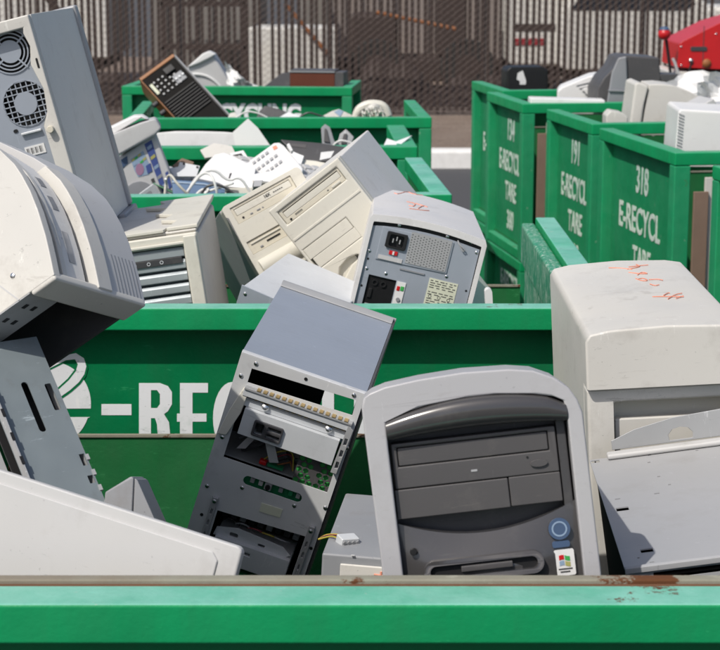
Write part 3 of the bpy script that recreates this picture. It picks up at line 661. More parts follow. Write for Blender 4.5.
for xa, za, xb, zb in ((-.0665, .03, -.0580, .168), (.0715, .03, .0800, .174)):
    cx = (xa + xb) / 2
    MB().plate(rect(xa, xb, za, zb), [rrect(cx - .0012, cx + .0012, z_, z_ + .008, .001, 3) for z_ in (.045, .065, .085, .105, .125, .142)], -.006, -.0004).build('drive_rail', 'steeld', t, bevel=.0008)
screws(t, [(-.0785, .255), (-.0785, .178), (-.032, .193), (.0435, .193), (-.0645, .3725), (-.079, .349), (.0725, .3755), (.0855, .30), (.0845, .205)], y=-.0002, r=.0032)
screws(t, [(-.0622, .1625), (.0757, .1672)], y=-.006, r=.0032)
hb = MB().cyl((0, 0, 0), (0, -1, 0), .0024, .0005, 12).build('screw_hole', 'black', t); hb.location = (.005, -.0002, .375); copies(hb, [(-.074, -.0002, .134), (.0835, -.0002, .140)], t)

# ---- small grey chassis with loose plugs behind it
t = thing('computer_case', 'low grey steel case with cable plug and orange mark beside the dark fronted tower', 'computer case', (-.012, 1.985, .93), (0, 3, -6))
MB().box(-.040, .055, 0, .24, 0, .150).build('case', 'greyp', t, bevel=.003)  # darker grey than its steel, painting in the open chassis' shadow
MB().box(-.018, .053, -.004, .0, .004, .140).build('front_cover', 'cream', t, bevel=.0015)
MB().box(-.006, -.002, -.003, .0, .1505, .1512).build('scratch', 'lgrey', t)
for st in ([(.024, .118), (.034, .121), (.027, .127), (.024, .122)], [(.022, .131), (.035, .130)], [(.030, .135), (.030, .127)]): MB().tube([(a, -.0046, b) for a, b in st], .0011, 6, smooth=1).build('pen_stroke', 'orange', t)
t = thing('power_plug', 'four pin white power plug with yellow and dark wires hanging from the open chassis', 'plug', at(348, 541, 2.03), (-78, 6, 30))
pl = MB().box(-.012, .012, -.006, .006, -.006, .009).build('plug_body', 'steelw', t, bevel=.0015)
for i in range(4): MB().cyl((-.009 + i * .006, -.002, -.0062), (0, 0, -1), .0019, .002, 8).build('pin', 'greyp', pl)
for i, mt in enumerate(('yellowc', 'black', 'purplec', 'yellowc')):
    xx = -.009 + i * .006; MB().tube([(xx, 0, .009), (xx - .002, .003, .020), (xx - .008 - .003 * i, .008, .026 + .003 * i), (-.022, .012, .030)], .0010, 6, smooth=2).build('wire', mt, t)

# ---- smooth cover in the lower left corner
R_ = at(243, 548, 1.64); L_ = at(0, 470, 1.73)
t = thing('computer_cover', 'large smooth light grey computer cover in the lower left corner', 'computer cover')
fm = frame(R_, R_ - L_, Vector((.1, .22, 1))); t.matrix_world = fm
MB().plate([(-.62, -.40), (-.62, 0), (-.004, 0), (.0, -.004), (.0, -.40)], (), 0, .010).build('shell', 'lgrey', t, bevel=.004, seg=3)
MB().plate([(-.61, -.40), (-.61, -.012), (-.028, -.012), (-.021, -.019), (-.021, -.40)], (), -.0022, .001).build('raised_face', 'lgrey', t, bevel=.0018, seg=3)

# ---- tower with curved bezel in the upper left, lying on its side
V = Vector((-0.3315, 1.921, 1.4204)); E1 = Vector((0.5, 0.79856, -0.33668)); E2 = Vector((-0.369, 0.54745, 0.75116)); E3 = Vector((-0.784, 0.25054, -0.5691))
t = thing('computer_tower', 'tilted beige computer tower with curved ribbed front hanging over the left side', 'computer', V)
LM = Matrix((E1, E2, E3)).transposed().to_4x4()      # a (bezel width), b (height), c (depth)
BC = Matrix(((1, 0, 0, 0), (0, 0, 1, 0), (0, 1, 0, 0), (0, 0, 0, 1)))
def bc(mb, outline, a0, a1, holes=(), m=0):
    # plate whose polygon lies in (b, c): plate x->b, z->c, y->a
    P = Matrix(((0, 1, 0, 0), (1, 0, 0, 0), (0, 0, 1, 0), (0, 0, 0, 1)))
    return mb.plate(outline, holes, a0, a1, m, P)
curve = [(0, 0), (.025, -.004), (.048, -.007), (.08, -.0088), (.107, -.008), (.13, -.0048), (.147, -.001), (.175, .011), (.21, .033), (.253, .066), (.29, .096), (.33, .132), (.37, .172), (.40, .21), (.42, .26)]
def outl(off, back=.40, b0=0): return [(max(b0, b), c + off) for b, c in curve] + [(.42, back), (b0, back)]
def strip(off, th, b0=0, b1=1): cv = [(b, c) for b, c in curve if b0 <= b <= b1]; return [(b, c + off) for b, c in cv] + [(b, c + off + th) for b, c in reversed(cv)]
mb = MB(LM); bc(mb, outl(0), 0, .0115); mb.build('side_shell', 'cream', t, bevel=.004, seg=3)
mb = MB(LM); bc(mb, strip(.017, .02), .0118, .030); mb.build('groove', 'greyp', t)
mb = MB(LM); bc(mb, strip(.005, .03), .024, .032); mb.build('inner_ridge', 'cream', t, bevel=.002, seg=2)
mb = MB(LM); bc(mb, strip(.009, .03), .0322, .069); mb.build('channel', 'side', t, bevel=.002)
mb = MB(LM); bc(mb, strip(.014, .02), .0692, .080); mb.build('groove', 'dgrey', t)
mb = MB(LM); bc(mb, strip(-.002, .03, 0, .18), .0765, .1015); mb.build('door_stripe', 'cream', t, bevel=.005, seg=4)
mb = MB(LM); bc(mb, strip(.001, .035), .1, .166); mb.build('front_band', 'lgrey', t, bevel=.006, seg=4)
mb = MB(LM); bc(mb, strip(.004, .03), .008, .165); mb.T = LM @ Tr(0, 0, .0); 
mb2 = MB(LM); mb2.box(.0005, .1650, -.005, .006, .0, .036); mb2.build('bottom_rim', 'cream', t, bevel=.003)
mb = MB(LM); mb.add([(-.0004, .0, .052), (-.0004, .42, .30), (-.0004, .42, .302), (-.0004, .0, .054), (.004, .0, .052), (.004, .42, .30), (.004, .42, .302), (.004, .0, .054)], [(0, 1, 2, 3), (7, 6, 5, 4), (0, 4, 5, 1), (1, 5, 6, 2), (2, 6, 7, 3), (3, 7, 4, 0)]); mb.build('seam', 'lgrey', t)
# vents along the band
def bandc(b):
    for (b0, c0), (b1, c1) in zip(curve, curve[1:]):
        if b0 <= b <= b1: return c0 + (c1 - c0) * (b - b0) / (b1 - b0) + .001
vt = None
for i in range(7):
    a = .118 + i * .0066; pts = [(b / 1000, bandc(b / 1000)) for b in range(4, 54, 8)]
    v_ = MB(LM); bc(v_, [(b, c - .0002) for b, c in pts] + [(b, c + .002) for b, c in reversed(pts)], a, a + .0022); v_.build('vent_slot', 'greyp', t)
for (b0_, b1_) in ((.03, .07), (.10, .12), (.135, .15)):
    pts = [(b0_ + (b1_ - b0_) * q / 4, bandc(b0_ + (b1_ - b0_) * q / 4) + .008) for q in range(5)]
    v_ = MB(LM); bc(v_, [(b, c - .0006) for b, c in pts] + [(b, c + .002) for b, c in reversed(pts)], .046, .056); v_.build('bay_slot', 'greyp', t, bevel=.0008)
mb = MB(LM); bc(mb, outl(.036, .395, .001), .1602, .1655); mb.build('far_side', 'mgrey', t)
mb = MB(LM); mb.box(.0005, .048, -.001, .003, .0375, .3); mb.build('rear_port_strip', 'steeld', t)
for i in range(5):
    for j in range(2):
        mb = MB(LM); mb.box(.014 + j * .014, .019 + j * .014, -.0016, .0, .055 + i * .03, .063 + i * .03); mb.build('port_slot', 'black', t)
mb = MB(LM); mb.box(.012, .160, .070, .074, .040, .399); mb.build('inner_wall', 'mgrey', t)
mb = MB(LM); mb.box(.0, .1655, .4205, .424, .27, .4); mb.build('top_panel', 'steel', t)
ACm = Matrix(((1, 0, 0, 0), (0, 1, 0, 0), (0, 0, 1, 0), (0, 0, 0, 1)))
for ca, cc, r in ((.118, .082, .028), (.100, .150, .030)):
    f = MB(LM); f.plate(circ(ca, cc, r, 30), [circ(ca, cc, r * .84, 30)], .064, .070); f.plate(circ(ca, cc, r * .55, 24), [circ(ca, cc, r * .42, 24)], .064, .070); f.cyl((ca, .070, cc), (0, -1, 0), r * .2, .008, 16); f.build('fan_ring', 'greyp', t, bevel=.001)
MB(LM).tube([(.05, .06, .12), (.055, .03, .105), (.06, .02, .13), (.058, .05, .15)], .0016, 6, smooth=2).build('wire', 'orangep', t)

for (b_, c_) in ((.03, .05), (.03, .34), (.25, .16)): MB(LM).dome((-.0002, b_, c_), (-1, 0, 0), .0035, .002, 12, 3).build('screw', 'chrome', t)
mb = MB(LM); mb.box(.118, .150, .155, .178, .0, .0) if 0 else None
# ---- long open chassis below it
A = at(40, 345, 1.99); B_ = at(108, 507, 1.86); C_ = at(-25, 372, 1.93)
t = thing('open_computer_chassis', 'long bent steel chassis side leaning below the tilted beige tower', 'computer case')
fm = frame(A, B_ - A, A - C_)      # x down the long edge, z across to the right edge, y away
t.matrix_world = fm; Lg = (A - B_).length
w_ = .078
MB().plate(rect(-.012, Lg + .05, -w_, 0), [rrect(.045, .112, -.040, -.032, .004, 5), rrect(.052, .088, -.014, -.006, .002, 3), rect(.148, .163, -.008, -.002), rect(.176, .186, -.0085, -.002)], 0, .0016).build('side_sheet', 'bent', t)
MB().box(-.012, Lg + .05, .002, .035, -.0016, 0).build('edge_flange', 'steeld', t)
MB().box(-.012, Lg + .05, .022, .024, -w_, -.002).build('dark_liner', 'black', t)
MB().box(-.012, Lg + .05, -.012, -.0002, -w_, -w_ + .0016).build('edge_flange', 'steeld', t)
MB().box(-.012, Lg + .05, .03, .032, -w_ - .16, -w_ - .001).build('back_sheet', 'steeld', t)
for i in range(8): MB().box(.02 + i * .031, .030 + i * .031, -.0130, -.0122, -w_ - .001, -w_ + .0025).build('slot', 'black', t)
for i in range(5): MB().box(.150 + i * .020, .157 + i * .020, -.0015, .003, -.0015, .0022).build('clip', 'steeld', t)
t = thing('copper_coil', 'small copper coil lying in the open chassis at the left edge', 'coil', at(21, 462, 2.0))
h = MB(); h.tube([(.009 * math.cos(a * .7), .012 - a * .0009, .009 * math.sin(a * .7)) for a in range(46)], .0017, 6); h.build('winding', 'orangep', t)
MB().cyl((0, .012, 0), (0, -1, 0), .0055, .04, 12).build('core', 'dgrey', t)
t = thing('plastic_wedge', 'small grey plastic wedge standing on the light grey cover', 'computer part'); A = at(108, 494, 1.86); B_ = at(133, 476, 1.86)
t.matrix_world = frame(B_, Vector((1, -.1, .0)), Vector((0, .3, 1)))
MB().plate([(-.032, -.075), (-.030, -.018), (-.002, .0), (.001, -.002), (.0, -.09)], (), 0, .055).build('side_face', 'greyp', t, bevel=.002)
MB().plate([(.0012, -.002), (.0045, -.004), (.030, -.055), (.030, -.09), (.0012, -.09)], (), .002, .055).build('sloped_face', 'greyp', t, bevel=.001)
# ================================================================ COMPUTERS IN THE SECOND BIN
# ---- tower seen from the back (power socket)
t = thing('computer_tower', 'computer tower turned backwards showing its steel back plate, power socket and vent', 'computer', (0.023, 3.064, 0.897), (-1.4, 13.4, -1.0))
W, D, H = .199, .42, .42
n = 10
topc = [(-W / 2 + W * i / n, H - .004 + .008 * (1 - (2 * i / n - 1) ** 2)) for i in range(n + 1)]
MB().plate([(-W / 2 - .004, 0)] + [(-W / 2 - .004, H - .012)] + topc + [(W / 2 + .004, H - .012), (W / 2 + .004, 0)], [[(-W / 2 + .004, .004)] + [(-W / 2 + .004, H - .018)] + [(a * .95, b - .012) for a, b in topc] + [(W / 2 - .004, H - .018), (W / 2 - .004, .004)]], -.012, .02).build('rear_shell', 'pale', t, bevel=.003, seg=3)
MB().plate([(-W / 2 - .003, 0), (-W / 2 - .003, H - .012)] + topc + [(W / 2 + .003, H - .012), (W / 2 + .003, 0)], (), .0205, D).build('case', 'pale', t, bevel=.004)
MB().plate([(-W / 2 + .002, .004), (-W / 2 + .002, H - .016)] + [(a * .96, b - .011) for a, b in topc] + [(W / 2 - .002, H - .016), (W / 2 - .002, .004)], (), -.004, -.002).build('dark_gap', 'black', t)
bp = [(-W / 2 + .004, .004), (-W / 2 + .004, H - .024)] + [(a * .94, b - .019) for a, b in topc[1:-1]] + [(W / 2 - .006, H - .022), (W / 2 - .003, .004)]
MB().plate(bp, [rrect(-.0675, -.0315, .3655, .3935, .003, 2), rect(-.082, -.033, .24, .312)], -.0075, -.0045).build('back_plate', 'steelb', t, bevel=.0006)
ps = MB().plate([(-.078, .341), (-.078, .399), (.0475, .400), (.0475, .344)], [rrect(-.0675, -.0315, .3655, .3935, .003, 2)], -.0095, -.0076).build('power_supply_plate', 'steelb', t, bevel=.0007)
sk = MB().plate(rrect(-.0672, -.0318, .3658, .3932, .003, 3), [rrect(-.062, -.037, .369, .390, .004, 3)], -.0135, -.004).build('power_socket', 'black', ps, bevel=.001)
MB().box(-.065, -.034, -.0045, -.003, .367, .392).build('socket_floor', 'black', sk)
for a, b in ((-.0555, .379), (-.0435, .379), (-.0495, .3835)): MB().box(a - .001, a + .001, -.011, -.0045, b - .0035, b + .0035).build('prong', 'steeld', sk)
MB().box(-.0575, -.0425, -.0115, -.0095, .3545, .3615).build('voltage_switch', 'red', ps, bevel=.0006); MB().box(-.0515, -.0485, -.0125, -.0114, .355, .361).build('slider', 'whitep', ps)
MB().box(-.074, -.032, -.0108, -.0094, .3435, .3505).build('rating_label', 'lgrey', ps)
hs = []
for j in range(11):
    for i in range(14):
        cx = -.0245 + i * .0050; cz = .3485 + j * .0046 + (.0 if i % 2 else .0023)
        hs.append(rect(cx - .0012, cx + .0012, cz - .0012, cz + .0012))
MB().plate(rect(-.027, .0445, .3465, .4015), [[(h[0][0], (h[0][1] + h[2][1]) / 2), ((h[0][0] + h[1][0]) / 2, h[0][1]), (h[1][0], (h[0][1] + h[2][1]) / 2), ((h[0][0] + h[1][0]) / 2, h[2][1])] for h in hs], -.0104, -.0096).build('vent_grille', 'steeld', ps, smooth=False)
MB().box(-.0255, .0435, -.0096, -.0094, .348, .3985).build('vent_dark', 'black', ps) if 0 else None
o = MB()
for h in hs: o.plate([(h[0][0], (h[0][1] + h[2][1]) / 2), ((h[0][0] + h[1][0]) / 2, h[0][1]), (h[1][0], (h[0][1] + h[2][1]) / 2), ((h[0][0] + h[1][0]) / 2, h[2][1])], (), -.01045, -.00965)
o.build('vent_holes', 'black', ps, smooth=False)
MB().box(-.033, .011, -.0095, -.0075, .333, .3355).build('latch_slot', 'greyp', t)
io = MB().box(-.0815, -.0335, -.004, -.002, .241, .311).build('port_panel', 'dgrey', t)
for a, b in ((-.069, .300), (-.054, .300)): MB().plate(circ(a, b, .0052, 16), [circ(a, b, .0034, 16)], -.0065, -.004).build('round_port', 'black', io)
MB().box(-.0765, -.070, -.0065, -.004, .272, .289).build('port_slot', 'black', io, bevel=.001); MB().box(-.078, -.040, -.007, -.004, .246, .262).build('wide_port', 'greyp', io, bevel=.001)
MB().box(-.0315, -.016, -.009, -.0074, .262, .312).build('port_label', 'whitep', t)
MB().box(-.0300, -.0245, -.0100, -.0088, .296, .304).build('audio_port', 'red', t, bevel=.0006); MB().box(-.0235, -.0175, -.0100, -.0088, .297, .305).build('audio_port', 'greens', t, bevel=.0006)
MB().cyl((-.0235, -.009, .281), (0, -1, 0), .0035, .002, 14).build('audio_port', 'greyp', t)
lb = MB().plate([(.0215, .262), (.0215, .331), (.072, .331), (.072, .262)], (), -.0082, -.0072).build('rating_sticker', 'label', t)
pr = MB()
random.seed(3)
for j in range(11):
    z = .3265 - j * .0040; x = .024
    if j in (4, 7): continue
    while x < .066:
        l = random.uniform(.003, .010); pr.box(x, min(.0695, x + l), -.00835, -.0081, z, z + .0016); x += l + random.uniform(.0015, .005)
for a, b in ((.029, .2995), (.045, .300), (.062, .2995)): pr.plate(circ(a, b, .0030, 14), [circ(a, b, .0020, 14)], -.00835, -.0081)
pr.build('label_print', 'ink', lb, smooth=False)
screws(t, [(-.051, .407), (-.091, .352), (.076, .4075), (.0895, .392), (.034, .4075), (-.0885, .321), (-.054, .320), (.049, .3395)], y=-.0074, r=.0033)
hb = MB().cyl((0, 0, 0), (0, -1, 0), .0020, .0005, 10).build('screw_hole', 'black', t); hb.location = (.088, -.0074, .323); copies(hb, [(-.09, -.0074, .338), (-.09, -.0074, .29), (.085, -.0074, .28)], t)
MB().tube([(.053, -.009, .405), (.058, -.013, .398), (.069, -.013, .393), (.066, -.012, .388), (.058, -.011, .398)], .0012, 6, smooth=1).build('lock_loop', 'steeld', t)
hw = MB()
for st in ([(245, 55), (262, 62), (300, 52), (330, 66), (372, 72)], [(300, 98), (340, 108), (332, 122), (310, 116)], [(340, 108), (400, 128), (372, 118), (350, 132)], [(312, 130), (372, 140), (400, 142)]):
    Tt = TM(t); pts = []
    for a, b in st: q = lp(340 + a / 4.5, 180 + b / 4.5, Tt, H + .003); pts.append((q[0], q[1], H - .004 + .0085 * (1 - (q[0] / (W / 2)) ** 2)))
    MB().tube(pts, .0009, 6, smooth=1).build('pen_stroke', 'orange', t)
w = thing('white_plastic_piece', 'small rounded white plastic piece behind the second bin rim beside the backwards tower', 'plastic piece', at(489, 303, 3.0), (0, -4, 0))
MB().plate(rrect(-.006, .0065, -.02, .024, .006, 4), (), 0, .02).build('body', 'whitep', w, bevel=.002)

# ---- two beige towers leaning left
def leaning(t, W, D, H, mat):
    MB().plate(rrect(-W / 2, W / 2, 0, H, .006, 3), (), .035, D).build('case', 'case' , t, bevel=.004)
    return t
t = thing('computer_tower', 'larger beige computer tower leaning left, disc drive on top and oval notch lower', 'computer', (0.147, 3.265, 1.022), (2.7, -37.9, -9.9), 'beige towers leaning in the second bin')
W, D, H = .166, .40, .412
MB().box(-W / 2 + .001, W / 2 - .001, .0355, D, .0, H - .001).build('case', 'side', t, bevel=.003)
oval = [(-.066, .222), (-.058, .2215), (-.02, .240), (.0, .2415), (.004, .2455), (.0, .2495), (-.02, .254), (-.04, .250), (-.052, .238)]
MB().plate(rect(-W / 2, W / 2, 0, H), [rect(-.071, .0705, .3705, .4000), oval, rect(-.0765, .0265, .270, .316)], 0, .016).build('front_bezel', 'beige2', t, bevel=.0035, seg=3)
MB().box(-W / 2, W / 2, .0165, .035, 0, H).build('bezel_band', 'beige2', t, bevel=.002)
MB().box(-.0715, .0275, .0005, .0165, .2705, .2925).build('bay_cover', 'beige2', t, bevel=.001); MB().box(-.0765, .0260, .0004, .0165, .2931, .3155).build('bay_cover', 'beige2', t, bevel=.001)
dv = MB().plate(rect(-.0700, .0695, .3710, .3993), [rect(-.064, .066, .3805, .3945)], .0035, .0165).build('optical_drive', 'beige', t, bevel=.0008)
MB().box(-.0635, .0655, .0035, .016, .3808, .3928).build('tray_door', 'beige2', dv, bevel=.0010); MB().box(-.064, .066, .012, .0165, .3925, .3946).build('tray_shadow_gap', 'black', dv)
MB().box(.040, .060, .0015, .0035, .3733, .3775).build('eject_button', 'beige2', dv, bevel=.0008); MB().cyl((-.058, .0037, .3745), (0, -1, 0), .0023, .0012, 12).build('headphone_jack', 'black', dv); MB().box(.029, .032, .003, .0036, .3745, .3765).build('lamp', 'ink', dv)
g = MB()
for i in range(6): g.box(-.046 + i * .0028, -.0443 + i * .0028, .0028, .0036, .3755, .3785)
g.build('disc_print', 'ink', dv, smooth=False)
MB().box(-.07, -.006, .010, .0165, .218, .258).build('notch_floor', 'beige2', t); MB().box(-.066, -.03, .004, .0098, .2225, .2265).build('disc_slot', 'black', t)
MB().box(-W / 2 + .004, W / 2 - .004, -.0015, .0002, .338, .3425).build('moulded_ridge', 'beige2', t, bevel=.0007)

t = thing('computer_tower', 'smaller beige computer tower leaning left behind the grey power supply, open hole in its front', 'computer', (0.017, 3.397, 0.965), (-20.6, -25.6, 21.1), 'beige towers leaning in the second bin')
W, D, H = .176, .36, .42
MB().box(-W / 2 + .001, W / 2 - .001, .0355, D, .0, H - .001).build('case', 'case', t, bevel=.003)
MB().plate(rrect(-W / 2, W / 2, 0, H, .010, 4), [rect(-.073, .064, .376, .411), rect(-.078, .0, .311, .338), rrect(-.055, .02, .222, .252, .006, 3)], 0, .034).build('front_bezel', 'beige2', t, bevel=.0045, seg=3)
dv = MB().plate(rect(-.0725, .0635, .3765, .4105), [rect(-.067, .058, .391, .4055)], .0025, .0165).build('optical_drive', 'beige', t, bevel=.0008)
MB().box(-.0665, .0575, .0025, .016, .3914, .4045).build('tray_door', 'beige2', dv, bevel=.001)
MB().cyl((-.058, .0027, .3835), (0, -1, 0), .0023, .0012, 12).build('headphone_jack', 'black', dv)
for a, b in ((-.043, -.037), (-.028, -.020), (-.016, -.013)): MB().box(a, b, .0012, .0026, .3815, .3840).build('drive_button', 'greyp', dv, bevel=.0005)
text('badge_lettering', '16X', .008, 'ink', dv, Tr(.004, .0024, .3985) @ FRONT, 1.0, .0004, .0003)
g = MB()
for i in range(5): g.box(.018 + i * .0045, .0213 + i * .0045, .0018, .0027, .3975, .3992)
g.build('badge_print', 'ink', dv, smooth=False)
fd = MB().box(-.0775, -.0005, .003, .016, .3115, .3375).build('floppy_drive', 'beige', t, bevel=.0008)
MB().box(-.072, -.006, .0005, .0029, .330, .3325).build('slot_lip', 'beige2', fd, bevel=.0005); MB().box(-.041, -.011, .0018, .0031, .3205, .3235).build('disk_slot', 'black', fd); MB().box(-.058, -.052, .001, .003, .3165, .319).build('lamp', 'greyp', fd)
MB().box(-.0545, .0195, .026, .030, .2225, .2515).build('hole_back', 'black', t)
MB().prism([(.0, .262), (-.008, .268), (-.012, .280), (-.008, .292), (.0, .298)], -W / 2 + .010, W / 2 - .02).build('rounded_shelf', 'beige2', t, bevel=.002)
g = MB()
for i in range(8): g.box(.004 + i * .0032, .0058 + i * .0032, -.0012, .0005, .216, .226)
g.build('grille_ribs', 'beige', t, smooth=False)

# ---- grey case in front of them
t = thing('power_supply_box', 'pale grey steel power supply box with socket, resting behind the second bin rim', 'power supply', at(232, 322, 2.99), (6, 20, -16))
MB().box(.0, .16, .0, .22, -.02, .070).build('case', 'steelw', t, bevel=.003)
MB().plate(rect(-.002, .160, -.02, .071), [rrect(.022, .050, .020, .042, .004, 3)], -.0022, -.0002).build('end_plate', 'steelb', t, bevel=.0006)
MB().plate(rrect(.0195, .0525, .0175, .0445, .004, 3), [rrect(.024, .048, .022, .040, .003, 3)], -.0045, -.0023).build('power_socket', 'black', t, bevel=.0006); MB().box(.0225, .0495, -.0012, -.0004, .0205, .0415).build('socket_floor', 'black', t)
screws(t, [(.008, .058), (.058, .048), (.066, .020), (.010, .012)], y=-.0022, r=.0036)
hw = MB(); hw.tube([(.070, .05, .0704), (.085, .062, .0704), (.078, .085, .0704), (.094, .075, .0704), (.100, .09, .0704)], .0010, 6, smooth=1); hw.build('handwriting', 'orange', t)

# ---- server with drive louvres
t = thing('server_computer', 'squat beige server computer with silvery drive louvres in the second bin', 'computer', (-0.322, 2.997, 0.842), (-0.3, -8.0, 0.7))
W, D, H = .22, .42, .45
MB().box(-W / 2 + .001, W / 2 - .001, .0305, D, 0, H - .006).build('case', 'cream', t, bevel=.006, seg=3)
MB().plate(rect(-W / 2, W / 2, 0, H), [rect(-W / 2 + .018, W / 2 - .0255, .02, .4305)], 0, .030).build('front_bezel', 'beige2', t, bevel=.003, seg=3)
MB().box(-W / 2 + .002, W / 2 - .0235, -.004, -.0003, .4335, .4385).build('bezel_step', 'beige2', t, bevel=.0012)
MB().box(W / 2 - .024, W / 2 - .001, -.006, -.0003, .0, .4475).build('door_pillar', 'beige2', t, bevel=.003, seg=3)
MB().box(-W / 2, W / 2, .010, D * .98, H + .0003, H + .006).build('top_cap', 'cream', t, bevel=.0025)
MB().slab([(W / 2 - .05, .01), (W / 2 + .003, .01), (W / 2 + .003, .41), (W / 2 - .10, .41), (W / 2 - .085, .36), (W / 2 - .12, .33), (W / 2 - .075, .29), (W / 2 - .09, .22), (W / 2 - .055, .18), (W / 2 - .07, .12), (W / 2 - .04, .09)], H + .0065, H + .013).build('jagged_cap', 'beige2', t, bevel=.0015)  # raised pale slab with a jagged left edge
MB().slab([(-W / 2 + .01, .004), (W / 2 - .055, .004), (W / 2 - .05, .03), (W / 2 - .09, .035), (W / 2 - .1, .05), (-W / 2 + .01, .03)], H + .0065, H + .011).build('cap_edge', 'beige2', t, bevel=.001)
MB().box(-W / 2 + .018, W / 2 - .0257, .026, .029, .02, .4303).build('bay_back', 'dgrey', t)
z = .4295; k = 0; cov = None
while z > .12:
    zz = z - .0205
    c = MB().prism([(.018, z - .0002), (.007, z - .0015), (.003, z - .006), (.003, z - .0165), (.009, z - .0185), (.012, z - .0203), (.018, z - .0203)], -W / 2 + .019, W / 2 - .0262).build('louvre', 'smoke', t, bevel=.0008)
    z = zz; k += 1
ip = MB().box(-.060, .0790, .0005, .006, .4015, .4125).build('indicator_strip', 'dgrey', t, bevel=.0006)
for a in (-.026, -.002, .022, .044): MB().plate(circ(a, .4070, .0032, 14), [circ(a, .4070, .0021, 14)], -.0003, .0006).build('indicator', 'steelw', ip)
MB().box(-.058, -.035, -.0003, .0006, .4025, .4115).build('display', 'black', ip)

# ---- tall tower with two fan grilles
t = thing('computer_tower', 'tall grey computer tower at top left with two round fan grilles in its back', 'computer', (-0.536, 2.992, 1.269), (-0.1, -14.3, -0.8))
W, D, H = .180, .422, .385
f1 = (.0400, .3345, .0375); f2 = (.0415, .2460, .0385)
trim_in = [(-W / 2 + .008, .02), (-W / 2 + .008, .364), (.076, .366), (.0735, .358), (.0785, .335), (.071, .306), (.0805, .262), (.076, .225), (.064, .205), (.065, .02)]
MB().plate(rect(-W / 2, W / 2, 0, H), [trim_in], -.003, .018).build('rear_frame', 'cream', t, bevel=.0025)
MB().plate([(-W / 2 + .0075, .019), (-W / 2 + .0075, .3665), (.080, .368), (.084, .33), (.083, .25), (.080, .2), (.080, .019)], [circ(f1[0], f1[1], f1[2], 40), circ(f2[0], f2[1], f2[2], 40)], .0185, .0205).build('back_plate', 'steelb', t)
MB().box(-W / 2, W / 2, .0190, D, 0, H - .0005).build('case', 'case', t, bevel=.002) if 0 else None
MB().box(W / 2 - .002, W / 2 + .0005, .0185, D, .0, H).build('side_cover', 'side', t, bevel=.0008)
MB().box(-W / 2, W / 2 - .0025, .0185, D, H - .002, H).build('top_cover', 'case', t); MB().box(-W / 2, -W / 2 + .002, .021, D, .0, H - .0025).build('side_cover', 'case', t); MB().box(-W / 2 + .0025, W / 2 - .0025, .021, D, 0, .002).build('bottom_cover', 'case', t)
MB().box(-W / 2 + .003, W / 2 - .003, .045, .048, .003, H - .003).build('inner_wall', 'black', t)
# concentric grille
g = MB(); cx, cz, R0 = f1
for a, b in ((.99, .93), (.83, .77), (.67, .61)): g.plate(circ(cx, cz, R0 * a, 40), [circ(cx, cz, R0 * b, 40)], .0165, .0183)
g.plate(circ(cx, cz, R0 * .50, 32), (), .0165, .0183)
for k in range(4):
    a = math.radians(35 + 90 * k); ca, sa = math.cos(a), math.sin(a); pr_ = [(cx + ca * R0 * .48 - sa * .0014, cz + sa * R0 * .48 + ca * .0014), (cx + ca * R0 * 1.02 - sa * .0014, cz + sa * R0 * 1.02 + ca * .0014), (cx + ca * R0 * 1.02 + sa * .0014, cz + sa * R0 * 1.02 - ca * .0014), (cx + ca * R0 * .48 + sa * .0014, cz + sa * R0 * .48 - ca * .0014)]
    g.plate(pr_, (), .0158, .0163)
g.build('fan_grille', 'steelb', t, smooth=False)
g = MB(); cx, cz, R0 = f2
g.plate(circ(cx, cz, R0, 40), [circ(cx, cz, R0 * .97, 40)], .0165, .0183); g.plate(circ(cx, cz, R0 * .50, 32), (), .0156, .0172)
for i in range(-4, 5):
    o_ = i * .0092; h_ = math.sqrt(max(0, R0 ** 2 - o_ ** 2))
    g.box(cx + o_ - .0009, cx + o_ + .0009, .0175, .0184, cz - h_, cz + h_); g.box(cx - h_, cx + h_, .0165, .0174, cz + o_ - .0009, cz + o_ + .0009)
rt = g.build('fan_grille', 'steelb', t, smooth=False)
MB().plate(rrect(.0815, .0850, .297, .314, .0015, 3), (), -.0036, -.0028).build('lock_slot', 'black', t)
MB().cyl((.0745, -.003, .196), (0, -1, 0), .0058, .011, 18).build('thumb_screw', 'beige', t, bevel=.001)
st = MB().plate([(.018, .160), (.018, .176), (.052, .176), (.052, .160)], (), .0170, .0183).build('barcode_sticker', 'whitep', t)
g = MB()
for i in range(12): g.box(.021 + i * .0024, .0224 + i * .0024 - .0006 * (i % 3), .0164, .0171, .163, .173)
g.build('barcode', 'ink', st, smooth=False)
MB().box(.020, .055, .012, .0183, .1965, .2005).build('latch', 'steelw', t, bevel=.001)
MB().plate(rrect(.008, .016, .203, .209, .003, 3), (), .0172, .0184).build('screw_hole', 'black', t)
MB().box(-W / 2 - .002, W / 2 + .006, D + .0005, D + .03, .0, H + .004).build('front_bezel', 'case', t, bevel=.005)
ft_ = MB().box(W / 2 - .03, W / 2 + .012, .30, D + .03, -.022, -.0005).build('foot_bezel', 'case', t, bevel=.003)
MB().box(-W / 2, W / 2 - .031, .02, D + .02, -.018, -.0005).build('foot_bezel', 'greyp', t, bevel=.003)

